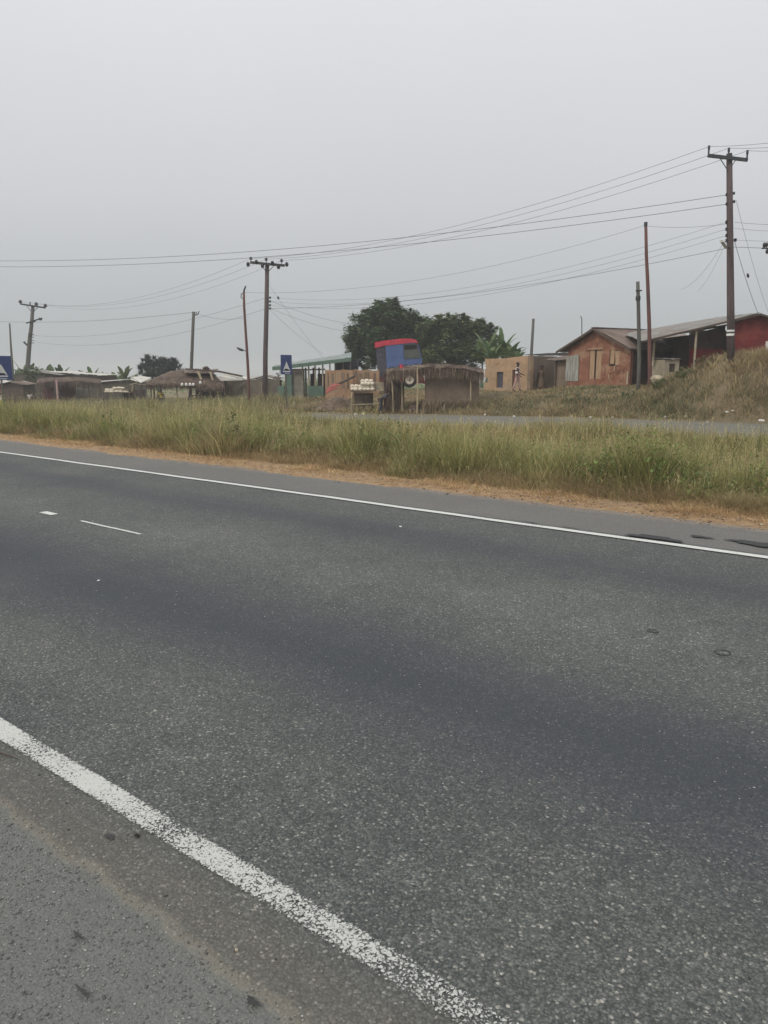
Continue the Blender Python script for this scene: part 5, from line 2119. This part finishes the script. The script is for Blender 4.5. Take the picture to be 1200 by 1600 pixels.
for (px, y1) in ((240, 598), (276, 601), (315, 602), (338, 602), (350, 600)):
    q1 = sl3(px, y1, -1.0)
    MB().tube([(q1.x, -1.0, -.2), q1], .06, 7).build('post', 'lwood' if px in (276,) else 'dwood', hs)
mb = MB()
q0, q1 = sl3(305, 600, 1.5), sl3(352, 600, 1.5)
mb.box(((q0.x + q1.x) / 2, 1.5, sl3(320, 601, 1.5).z / 2), (q1.x - q0.x, .1, sl3(320, 599, 1.5).z))
mb.build('back_wall', 'mudwall', hs)
rock('roof_lump', 'dwood', W(322, 575.5, 60.2), (.32, .25, .16), 'dark bundle lying on top of the collapsed shelter roof', 'bundle', seed=21)
# row of small white things hanging under the eave
for i, px in enumerate((284.5, 291, 297, 302, 313)):
    p = W(px, 600.5 if px < 310 else 597.5, 58.6)
    mb = MB()
    mb.lathe((0, 0, -.12), [(.05, 0), (.10, .03), (.11, .15), (.05, .2), (.03, .24)], (0, 0, 1), 8)
    o = mb.build('hanging_bag', 'white')
    o.location = p
    tag(o, 'small white bag under the collapsed shelter eave, ' + ['first from the left', 'second from the left', 'third from the left', 'fourth from the left', 'set apart at the right'][i],
        'bag', 'white bags under the shelter eave')


def table(px0, px1, Y, py_top, label, mat='dwood', legs=4, cat='table', name='wooden_table', dep=.8):
    pm = onground((px0 + px1) / 2, Y, .03)
    r = thing(name, label, cat, pm)
    a, b = W(px0, py_top, Y) - pm, W(px1, py_top, Y) - pm
    z = a.z
    MB().box(((a.x + b.x) / 2, dep / 2, z), (b.x - a.x, dep, .06)).build('tabletop', mat, r)
    for x in (a.x + .06, b.x - .06):
        for y in (.06, dep - .06):
            MB().tube([(x + random.uniform(-.04, .04), y, -.1), (x, y, z - .03)], .035, 6).build('leg', mat, r)
    MB().beam((a.x + .06, .02, z * .4), (b.x - .06, .02, z * .45), .04, .05).build('cross_rail', mat, r)
    return r, pm, z


table(295.5, 312.5, 58, 618, 'small dark slatted table in the grass before the collapsed shelter')
# far huts of thatch on the left
p0 = onground(110, 72)
hs = thing('thatched_stall', 'low thatched stall with brown sides under the white roof', 'stall', p0)


def sl4(px, py, dy=0.0):
    return W(px, py, 72 + dy) - p0


f0, f1, f2 = [], [], []
for i, px in enumerate(np.linspace(58, 158, 13)):
    top = np.interp(px, [58, 75, 110, 135, 158], [592, 589, 588, 589, 592])
    f0.append(sl4(px, top + 7 + random.uniform(-.5, .8), -1.2))
    f1.append(sl4(px, top + 1 + random.uniform(-.4, .4), .2))
    f2.append(sl4(px, top + 3, 2.4))
thatch_roof(hs, [f0, f1, f2], 0, 2000, hang=.5, th=.3)
for px in (62, 72, 117, 129, 138, 156):
    q1 = sl4(px, 596, -1.0)
    MB().tube([(q1.x, -1.0, -.2), q1], .05, 6).build('post', 'dwood', hs)
q1 = sl4(88, 593, -1.6)
MB().tube([(q1.x, -1.6, -.2), q1], .09, 8).build('post', 'cpink', hs)['label'] = 'pale pinkish front post'
mb = MB()
for (a, b_) in ((66, 84), (92, 118)):
    q0, q1 = sl4(a, 600, 1.2), sl4(b_, 600, 1.2)
    zz = sl4(a, 594, 1.2).z
    mb.box(((q0.x + q1.x) / 2, 1.2, zz / 2), (q1.x - q0.x, .1, zz))
mb.build('side_panel', 'tmaroon', hs)
mb = MB()
q0, q1 = sl4(117.5, 601, -.4), sl4(141, 609, -.4)
mb.box(((q0.x + q1.x) / 2, -.4, (q0.z + q1.z) / 2), (q1.x - q0.x, .04, q0.z - q1.z))
mb.build('white_sheet', 'swhite', hs)


def yams(px0, px1, Y, py, rows, label, seed, group):
    """individual yams stacked in a heap"""
    rr = random.Random(seed)
    a, b = W(px0, py, Y), W(px1, py, Y)
    n = len(rows)
    k = 0
    for j, (f0_, f1_, cnt) in enumerate(rows):
        for i in range(cnt):
            t = f0_ + (f1_ - f0_) * (i + .5) / cnt
            p = a.lerp(b, t)
            le = (b.x - a.x) * (f1_ - f0_) / cnt * .52
            hgt = .085
            mb = MB()
            mb.lathe((-le, 0, 0), [(.03, 0), (.085, le * .25), (.095, le * .9), (.085, le * 1.6), (.04, le * 2)], (1, .1, rr.uniform(-.06, .06)), 9)
            o = mb.build('yam', 'syam', None, True)
            o.location = (p.x + rr.uniform(-.03, .03), p.y + .12 + .1 * (j % 2), p.z + .09 + j * .15 + rr.uniform(-.012, .012))
            q_ = rr.uniform(.85, 1.18)
            o.scale = (1.08, q_, q_)
            o.rotation_euler = (rr.uniform(-.5, .5), rr.uniform(-.10, .10), rr.uniform(-.2, .2))
            tag(o, label % (['bottom', 'second', 'third', 'top'][j if j < n - 1 else 3], 'number %d from the left' % (i + 1)), 'yam', group)
            k += 1


r, pm, z = table(547.5, 603, 43.6, 610.5, 'rough wooden market table carrying the near pile of yams', 'lwood', dep=.9)
mb = MB()
mb.tube([(W(551, 613, 43.5) - pm), (W(549, 622, 43.5) - pm)], .05, 6)
mb.build('brace', 'lwood', r)
yl = '%s row yam, %s, in the pile on the near table'
yams(547, 585, 43.4, 610.5, [(0, 1, 6), (0.02, .98, 6), (.42, 1, 4), (.45, .95, 3)], yl, 1, 'yams piled on the near table')
p = W(595, 610.5, 43.7)
mb = MB()
mb.box((0, 0, .22), (.75, .45, .44))
mb.box((.06, -.23, .22), (.03, .02, .44))
mb.box((.36, -.23, .22), (.04, .02, .46))
o = mb.build('wooden_crate', 'cream')
o.location = (p.x, p.y + .2, p.z + .035)
tag(o, 'pale wooden crate on the table right of the near yams', 'crate')
mb = MB()
q0, q1 = W(553, 612, 44.2), W(583, 645, 44.2)
mb.wall(q1.x - q0.x, q0.z - q1.z, .03, [(.1, .5, .2, .4), (.65, 1.0, .15, .45)])
o = mb.build('plank_screen', 'mudwall')
o.location = (q0.x, 44.6, G(q0.x, 44.6) - .05)
tag(o, 'brown plank screen under the near market table', 'screen')
rock('white_stone', 'stone', onground(568, 42.8) + Vector((0, 0, .06)), (.16, .12, .1), 'pale stone on the ground under the near market table', 'stone', seed=31)
rock('white_stone', 'white', onground(555, 42.6) + Vector((0, 0, .05)), (.10, .09, .08), 'small white stone at the left foot of the near market table', 'stone', seed=32)
r, pm, z = table(160, 203, 66.5, 614, 'low dark stand carrying the far pile of yams at the left', 'dwood', dep=1.0)
yams(162, 200, 66.4, 613.5, [(0, 1, 5), (0.02, .75, 4), (.36, .85, 3)], '%s row yam, %s, in the far pile before the zinc hut', 2, 'yams piled on the far stand')
p0 = onground(213, 66)
hs = thing('thatched_stall', 'small stall with a pale drooping sheet roof beside the far yams', 'stall', p0)
q = [W(px, py, Y) - p0 for px, py, Y in ((206, 589, 66), (220, 598, 65.2), (237, 590, 66), (222, 587.5, 67.5))]
mb = MB()
mb.slab(q, .05)
mb.build('sheet_roof', 'pale_roof', hs)
for px in (209, 221, 235):
    q1 = W(px, 595 if px != 221 else 598, 66) - p0
    MB().tube([(q1.x, q1.y, -.2), q1], .06, 6).build('post', 'dwood', hs)
mb = MB()
mb.beam(W(203, 601, 65.5) - p0, W(215, 598, 65.5) - p0, .08, .06)
mb.beam(W(216, 600, 65.5) - p0, W(238, 602, 65.5) - p0, .08, .06)
mb.beam(W(206, 612, 65.5) - p0, W(208, 602, 65.5) - p0, .08, .06)
mb.build('cross_pole', 'lwood', hs)
mb = MB()
q0, q1 = W(190, 600, 67.5) - p0, W(226, 600, 67.5) - p0
mb.box(((q0.x + q1.x) / 2, 1.5, .5), (q1.x - q0.x, .1, 1.9))
mb.build('brown_screen', 'darkwall', hs)

# brush heap with red cloths
p0 = onground(527, 47)
hs = thing('brush_heap', 'brown heap of brush with faded red cloth thrown over it', 'heap', p0)
mb = MB()
vs = []
nn = 14
for j in range(5):
    for i in range(nn):
        a = 2 * math.pi * i / nn
        rr_ = (1 - j / 4.3) ** .7 * (1 + .15 * math.sin(3 * a + j))
        vs.append((1.5 * rr_ * math.cos(a), .9 * rr_ * math.sin(a), j * .2))
fs = [(j * nn + i, j * nn + (i + 1) % nn, (j + 1) * nn + (i + 1) % nn, (j + 1) * nn + i) for j in range(4) for i in range(nn)]
fs.append(tuple(range(4 * nn, 5 * nn)))
mb.add(vs, fs)
mb.build('heap_core', 'adobe_g', hs)
nb = 700
P = np.stack([rng.normal(0, .7, nb), rng.normal(0, .45, nb), np.abs(rng.normal(.35, .2, nb))], 1)
a = rng.random(nb) * 6.28
blades('straw', P, .1 + .25 * rng.random(nb), .02 + .02 * rng.random(nb), np.stack([np.cos(a), np.sin(a)], 1) * (.2 + .3 * rng.random((nb, 1))), pal(nb, [(.22, .165, .11), (.32, .24, .16)], [1, 1]), 'straw', hs, seg=2)
mb = MB()
mb.slab([W(510, 608, 46) - p0, W(526, 602, 46) - p0, W(534, 600, 46.4) - p0, W(520, 599.5, 46.6) - p0], .05)
mb.slab([W(509, 614, 45.8) - p0, W(519, 609, 45.8) - p0, W(527, 605, 46) - p0, W(512, 607.5, 46) - p0], .05)
mb.build('red_cloth', 'redcloth', hs)
for i, (px, Y, rx, lb) in enumerate(((648, 42.5, .35, 'brown clump of dry brush below the thatched shelter'), (668, 44, .55, 'rounded straw heap beside the right legs of the shelter'))):
    o = rock('straw_heap', 'thatch', onground(px, Y) + Vector((0, 0, .1)), (rx, rx * .8, .4), lb, 'heap', seed=40 + i)


# ------------------------------------------------------------------ truck
b = W(600, 609, 55.5)
b.x = W(592, 600, 55.5).x
b.z = G(W(641, 600, 55.5).x, 55.5)
tr = thing('truck', 'red roofed blue truck cab parked behind the thatched shelter', 'truck', b)
tr.rotation_euler = (0, R(-4), 0)
K = 55.5 / 1220.


def tx(px):
    return (px - 592) * K


def tz(py):
    return (609 - py) * K * 1.016


yn, yf = 0.0, 2.4
mb = MB()
prof = [(tx(607), tz(586)), (tx(607), tz(543.5)), (tx(649), tz(542)), (tx(658), tz(545)), (tx(662), tz(566)), (tx(663), tz(590)), (tx(652), tz(590)), (tx(650), tz(586))]
mb.prism(prof[::-1], yn, yf)
cab = mb.build('cab', 'tblue', tr)
mb = MB()
prof = [(tx(590.5), tz(546)), (tx(590.5), tz(537.5)), (tx(603), tz(536.0)), (tx(630), tz(534.8)), (tx(646), tz(535.4)), (tx(655), tz(538)), (tx(658), tz(543)), (tx(649), tz(542)), (tx(607), tz(543.3))]
mb.prism(prof[::-1], yn - .03, yf + .03)
mb.build('roof', 'tred', tr)
mb = MB()
mb.prism([(tx(592), tz(590)), (tx(606.8), tz(590)), (tx(606.8), tz(543.6)), (tx(592), tz(546))], yn + .06, yf - .06)
for i in range(5):
    mb.box((tx(599.5), yn + .045, tz(552 + i * 8)), (tx(605) - tx(594), .03, .03))
mb.box((tx(606.3), yn + .04, tz(566)), (.06, .06, tz(545) - tz(587)))
mb.build('sleeper_side_panel', 'tgrey', tr)
mb = MB()
mb.prism([(tx(635), tz(565)), (tx(635), tz(544.5)), (tx(655.5), tz(544.5)), (tx(657.5), tz(547)), (tx(660), tz(565))][::-1], yn - .012, yn - .001)
wd = mb.build('side_window', 'paneglass', tr)
mb = MB()
mb.box((tx(645.5), yn - .03, tz(548.3)), (tx(655) - tx(636), .03, .28))
mb.build('visor', 'black', wd)
mb = MB()
for (a, b_) in (((634.6, 565.6), (634.6, 544)), ((634.6, 544), (656, 544)), ((634.6, 565.6), (660.4, 565.6)), ((656, 544), (660.4, 565.6))):
    mb.beam((tx(a[0]), yn - .02, tz(a[1])), (tx(b_[0]), yn - .02, tz(b_[1])), .03, .04)
mb.build('window_frame', 'tgrey', wd)
mb = MB()
mb.add([(tx(658.6), yn + .15, tz(547)), (tx(658.6), yf - .15, tz(547)), (tx(662.2), yf - .15, tz(564)), (tx(662.2), yn + .15, tz(564))], [(0, 1, 2, 3)])
mb.slab([(tx(658.9), yn + .15, tz(547)), (tx(662.4), yn + .15, tz(564)), (tx(662.4), yf - .15, tz(564)), (tx(658.9), yf - .15, tz(547))], .02)
mb.build('windshield', 'glass', tr)
mb = MB()
mb.wall(tx(659) - tx(635), tz(566.5) - tz(589), .02, [])
dr = mb.build('door', 'tblue', tr)
dr.location = (tx(635), yn - .022, tz(589))
MB().box((.12, -.02, .7), (.16, .03, .04)).build('handle', 'dark_metal', dr)
mb = MB()
mb.prism([(tx(592), tz(602)), (tx(627), tz(602)), (tx(627), tz(590.2)), (tx(592), tz(590.2))], yn + .1, yf - .1)
mb.prism([(tx(650), tz(604)), (tx(664), tz(604)), (tx(664), tz(590.2)), (tx(650), tz(590.2))], yn + .02, yf - .02)
mb.build('lower_body', 'tmaroon', tr)
mb = MB()
mb.prism([(tx(626), tz(593)), (tx(631), tz(593)), (tx(631), tz(573)), (tx(626), tz(573))], yn - .05, yn - .025)
mb.build('step_panel', 'tred', tr)
mb = MB()
n = 14
cx, cz = tx(641), tz(600.5)
ri, ro_ = .60, .70
V = []
for i in range(n + 1):
    a = math.pi * i / n
    for rr_ in (ri, ro_):
        for y in (yn - .04, yn + .5):
            V.append((cx + rr_ * math.cos(a), y, cz + rr_ * math.sin(a)))
fs = []
for i in range(n):
    o_ = i * 4
    fs += [(o_, o_ + 2, o_ + 6, o_ + 4), (o_ + 2, o_ + 3, o_ + 7, o_ + 6), (o_ + 1, o_ + 5, o_ + 7, o_ + 3), (o_, o_ + 4, o_ + 5, o_ + 1)]
mb.add(V, fs)
mb.build('wheel_arch', 'tmaroon', tr)


def wheel(x, y, side):
    r_ = thing('wheel', '', 'x', (x, y, .52))
    r_.parent = tr
    del r_['label']
    del r_['category']
    MB().lathe((0, 0, 0), [(.30, 0), (.46, .0), (.52, .05), (.53, .14), (.52, .24), (.46, .29), (.30, .29)], (0, 1, 0), 24).build('tyre', 'tyre', r_)
    MB().lathe((0, 0, -0), [(.13, -.01), (.24, -.015), (.285, -.02), (.30, .0), (.27, .05), (.16, .12), (.11, .10), (.10, .02)], (0, 1, 0), 20).build('rim', 'rim', r_)
    MB().lathe((0, 0, 0), [(.08, -.03), (.10, .0), (.12, .1)], (0, 1, 0), 12).build('hub', 'tgrey', r_)


wheel(tx(641), yn + .02, 0)
wheel(tx(641), yf - .32, 1)
wheel(tx(560), yn + .02, 0)
wheel(tx(560), yf - .32, 0)
mb = MB()
mb.box(((tx(540) + tx(632)) / 2, .85, .95), (tx(632) - tx(540), .12, .24))
mb.box(((tx(540) + tx(632)) / 2, 1.55, .95), (tx(632) - tx(540), .12, .24))
for px in (545, 575, 600):
    mb.box((tx(px), 1.2, .95), (.12, .58, .2))
mb.box((tx(581), 1.2, 1.12), (.9, 1.6, .12))
mb.build('chassis', 'tgrey', tr)
MB().box((tx(666), 1.2, tz(603)), (.14, 2.4, .3)).build('bumper', 'tred', tr)
mb = MB()
mb.lathe((tx(665.5), yn + .1, tz(594)), [(.05, -.12), (.14, -.05), (.17, .03), (.12, .07)], (1, -.6, 0), 12)
mb.build('headlight', 'lamp', tr)
mb = MB()
mb.lathe((tx(665.5), yf - .3, tz(594)), [(.05, -.12), (.14, -.05), (.17, .03), (.12, .07)], (1, 0, 0), 12)
mb.build('headlight', 'lamp', tr)
mb = MB()
mb.tube([(tx(659), yn, tz(548)), (tx(660), yn - .25, tz(548)), (tx(660), yn - .25, tz(555))], .015, 5)
mb.box((tx(660), yn - .27, tz(552)), (.05, .16, .30))
mb.build('mirror', 'dark_metal', tr)


# ------------------------------------------------------------------ people
def skin(name, joints, edges, mat, parent, sub=2):
    names = list(joints)
    idx = {n_: i for i, n_ in enumerate(names)}
    me = bpy.data.meshes.new(name)
    me.from_pydata([joints[n_][0] for n_ in names], [(idx[a_], idx[b_]) for a_, b_ in edges], [])
    o = bpy.data.objects.new(name, me)
    C.objects.link(o)
    m = o.modifiers.new('s', 'SKIN')
    m.use_smooth_shade = True
    for i, n_ in enumerate(names):
        r_ = joints[n_][1]
        me.skin_vertices[0].data[i].radius = (r_, r_) if not isinstance(r_, tuple) else r_
        me.skin_vertices[0].data[i].use_root = (i == 0)
    o.modifiers.new('u', 'SUBSURF').levels = sub
    dg = bpy.context.evaluated_depsgraph_get()
    dg.update()
    nm_ = bpy.data.meshes.new_from_object(o.evaluated_get(dg))
    nm_.materials.clear()
    nm_.materials.append(MAT[mat])
    bpy.data.objects.remove(o)
    o2 = bpy.data.objects.new(name, nm_)
    C.objects.link(o2)
    o2.parent = parent
    return o2


def person(label, loc, rz, h=1.68, top='cwhite', bot='cgrey', bend=0.0, armL=None, armR=None, stride=.12, skirt=False, sleeves=True, sit=False):
    """faces local +x. bend: forward lean of the trunk in radians"""
    r = thing('person', label, 'person', loc, rz, None)
    k = h / 1.7
    cb, sb = math.cos(bend), math.sin(bend)
    hip = .90 if not sit else .48
    kb = .0 if not sit else .38

    def T(x, y, z):      # trunk coordinates above the hip
        return Vector((x * cb + z * sb, y, hip + z * cb - x * sb)) * k
    J = {'pelvis': (T(0, 0, 0), .125 * k), 'waist': (T(.01, 0, .2), .11 * k), 'chest': (T(.015, 0, .40), .135 * k), 'upchest': (T(.0, 0, .50), .09 * k),
         'neck': (T(.01, 0, .58), .055 * k), 'skull0': (T(.02, 0, .65), .075 * k), 'skull1': (T(.015, 0, .735), .098 * k), 'skull2': (T(.0, 0, .80), .06 * k),
         'nose': (T(.12, 0, .705), .014 * k), 'jaw': (T(.075, 0, .645), .03 * k), 'earL': (T(0, .10, .70), .014 * k), 'earR': (T(0, -.10, .70), .014 * k)}
    E = [('pelvis', 'waist'), ('waist', 'chest'), ('chest', 'upchest'), ('upchest', 'neck'), ('neck', 'skull0'), ('skull0', 'skull1'), ('skull1', 'skull2'),
         ('skull1', 'nose'), ('skull0', 'jaw'), ('skull1', 'earL'), ('skull1', 'earR')]
    for sgn, nm_, arm_ in ((1, 'L', armL), (-1, 'R', armR)):
        arm_ = arm_ or ((.02, .24, .18), (.08, .25, -.06))
        sh_ = T(0, sgn * .17, .47)
        el = T(arm_[0][0], sgn * arm_[0][1], arm_[0][2])
        ha = T(arm_[1][0], sgn * arm_[1][1], arm_[1][2])
        dr_ = (ha - el).normalized()
        J['sh' + nm_] = (sh_, .058 * k)
        J['el' + nm_] = (el, .042 * k)
        J['wr' + nm_] = (ha, .028 * k)
        J['pa' + nm_] = (ha + dr_ * .07 * k, .036 * k)
        E += [('upchest', 'sh' + nm_), ('sh' + nm_, 'el' + nm_), ('el' + nm_, 'wr' + nm_), ('wr' + nm_, 'pa' + nm_)]
        sdv = dr_.cross(Vector((0, 0, 1)))
        if sdv.length < .1:
            sdv = Vector((1, 0, 0))
        sdv.normalize()
        for q in range(4):
            o_ = (q - 1.5) * .018 * k
            fl = (.075, .085, .08, .065)[q] * k
            J['f%d%s' % (q, nm_)] = (ha + dr_ * .085 * k + dr_ * fl + sdv * o_ * 1.2 + Vector((.01, 0, 0)), .009 * k)
            E.append(('pa' + nm_, 'f%d%s' % (q, nm_)))
        J['th' + nm_] = (ha + dr_ * .07 * k + sdv * .055 * k, .011 * k)
        E.append(('wr' + nm_, 'th' + nm_))
        st_ = stride * sgn
        hp = Vector((0, sgn * .09, hip - .04)) * k
        if sit:
            kn = Vector((.36, sgn * .13, .46)) * k
            an = Vector((.33, sgn * .12, .09)) * k
        else:
            kn = Vector((st_ * .6 + .03, sgn * .095, .49)) * k
            an = Vector((st_ - .02, sgn * .09, .09)) * k
        J['hp' + nm_] = (hp, .092 * k)
        J['kn' + nm_] = (kn, .06 * k)
        J['ca' + nm_] = (kn * .6 + an * .4 - Vector((.02, 0, 0)), .056 * k)
        J['an' + nm_] = (an, .038 * k)
        J['to' + nm_] = (an + Vector((.16, sgn * .02, -.06)) * k, .03 * k)
        E += [('pelvis', 'hp' + nm_), ('hp' + nm_, 'kn' + nm_), ('kn' + nm_, 'ca' + nm_), ('ca' + nm_, 'an' + nm_), ('an' + nm_, 'to' + nm_)]
    body = skin('body', J, E, 'skin', r)
    S = {}
    ks = ['pelvis', 'waist', 'chest', 'upchest', 'shL', 'shR']
    for n_ in ks:
        S[n_] = (J[n_][0], J[n_][1] * 1.16)
    ee = [('pelvis', 'waist'), ('waist', 'chest'), ('chest', 'upchest'), ('upchest', 'shL'), ('upchest', 'shR')]
    if sleeves:
        for n_ in 'LR':
            S['m' + n_] = ((J['sh' + n_][0] + J['el' + n_][0]) / 2, .062 * k)
            ee.append(('sh' + n_, 'm' + n_))
    skin('shirt', S, ee, top, r, 1)
    if skirt:
        mb = MB()
        mb.lathe((J['pelvis'][0].x, 0, .32 * k), [(.27 * k, 0), (.24 * k, .25 * k), (.19 * k, .5 * k), (.15 * k, .68 * k)], (0, 0, 1), 14)
        mb.build('skirt', bot, r)
    else:
        S = {'pelvis': (J['pelvis'][0], .14 * k)}
        ee = []
        for n_ in 'LR':
            S['hp' + n_] = (J['hp' + n_][0], .105 * k)
            S['kn' + n_] = (J['kn' + n_][0], .078 * k)
            S['an' + n_] = (J['an' + n_][0] + Vector((0, 0, .05)), .06 * k)
            ee += [('pelvis', 'hp' + n_), ('hp' + n_, 'kn' + n_), ('kn' + n_, 'an' + n_)]
        skin('trousers', S, ee, bot, r, 1)
    mb = MB()
    up = (J['skull2'][0] - J['skull0'][0]).normalized()
    mb.lathe(J['skull1'][0] + up * .0 * k - Vector((.012, 0, 0)), [(.085 * k, -.01 * k), (.105 * k, .02 * k), (.10 * k, .06 * k), (.07 * k, .095 * k), (.02 * k, .112 * k)], up, 12)
    mb.build('hair', 'hair', r)
    return r


p = onground(807.5, 46)
person('person in white top walking right in front of the adobe house', p, R(-15), 1.66, 'cwhite', 'cpink', .03, ((-.02, .2, .18), (.16, .16, .05)), ((.12, .2, .22), (.34, .15, .13)), .2, sleeves=False)
p = onground(846, 48.5)
person('person in brown clothes and cap standing by the grey side wall', p, R(-100), 1.62, 'cbrown', 'cbrown', .05, skirt=True)
p = onground(594.5, 42.8)
person('person in dark grey bending forward beside the near market table', p, R(-10), 1.5, 'cgrey', 'cgrey', 1.0, ((.16, .2, .25), (.36, .14, .12)), ((.18, .2, .2), (.38, .14, .05)), .05)
p = onground(250.5, 59)
p.z = W(250, 642, 59).z
p.z = G(p.x, p.y)
person('person in pale yellow shirt and dark trousers standing in the grass at the left', p, R(-60), 1.6, 'cyellow', 'cgrey', .1)
bpy.data.objects[-1] if False else None
p = onground(45, 74)
person('person with white collar sitting beside the brown kiosk', p, R(-90), 1.6, 'cwhite', 'cbrown', .05)
p = onground(-1, 73)
person('person in white top and yellow skirt cut by the left edge', p, R(-80), 1.7, 'cwhite', 'cyellow', 0, skirt=True)
rock('dark_sack', 'darkwall', onground(243, 59.2) + Vector((0, 0, .3)), (.28, .25, .4), 'dark full sack beside the person in the pale yellow shirt', 'sack', seed=61)

# ------------------------------------------------------------------ litter and stones along the far road
LT = [  # px, distance, label, material, size
      (1044, 33.6, 'white plastic litter on the slope right of the tall reddish pole', 'white', .13), (1077, 33.0, 'flat pale litter on the soil at the foot of the bank', 'stone', .18),
      (1139, 32.3, 'white bag lying on the soil below the tall utility pole', 'white', .12), (1148, 32.2, 'tan stone beside the white bag below the tall utility pole', 'stone', .16),
      (1110, 31.4, 'small pale stone on the soil next to the far road', 'stone', .10), (1195, 31.0, 'white litter at the right edge beside the far road', 'white', .16),
      (805, 37.0, 'white scrap by the far road below the walking person', 'white', .13), (759, 38.5, 'pale scrap by the far road below the left end of the adobe house', 'white', .12),
      (895, 35.8, 'pale stone at the foot of the green bank', 'stone', .12), (925, 35.0, 'tiny pale scrap at the foot of the green bank', 'white', .10), (960, 34.6, 'pale flat scrap below the brick house window', 'stone', .12),
      (1052, 32.6, 'small tan stone low on the bank', 'stone', .08), (846, 36.6, 'tiny white scrap by the far road below the grey side wall', 'white', .08)]
for i, (px, Y, lb, m_, r_) in enumerate(LT):
    rock('litter' if m_ == 'white' else 'stone', m_, onground(px, Y) + Vector((0, 0, r_ * .3)), (r_ * .75, r_ * .5, r_ * .35), lb, 'litter' if m_ == 'white' else 'stone', 'pale bits along the far road', seed=100 + i)

# ------------------------------------------------------------------ haze
HZ = True
if HZ:
    m, t, b_, o_ = newmat('haze_air')
    t.nodes.remove(b_)
    v = t.nodes.new('ShaderNodeVolumePrincipled')
    v.inputs['Color'].default_value = (.86, .90, .93, 1)
    v.inputs['Density'].default_value = .0012
    v.inputs['Anisotropy'].default_value = .2
    t.links.new(v.outputs[0], o_.inputs['Volume'])
    mb = MB()
    mb.box((0, 0, 1.0), (7400, 7400, 32.0))
    o = mb.build('haze', m)
    o['kind'] = 'stuff'
    o['label'] = 'thin pale dust haze in the air'
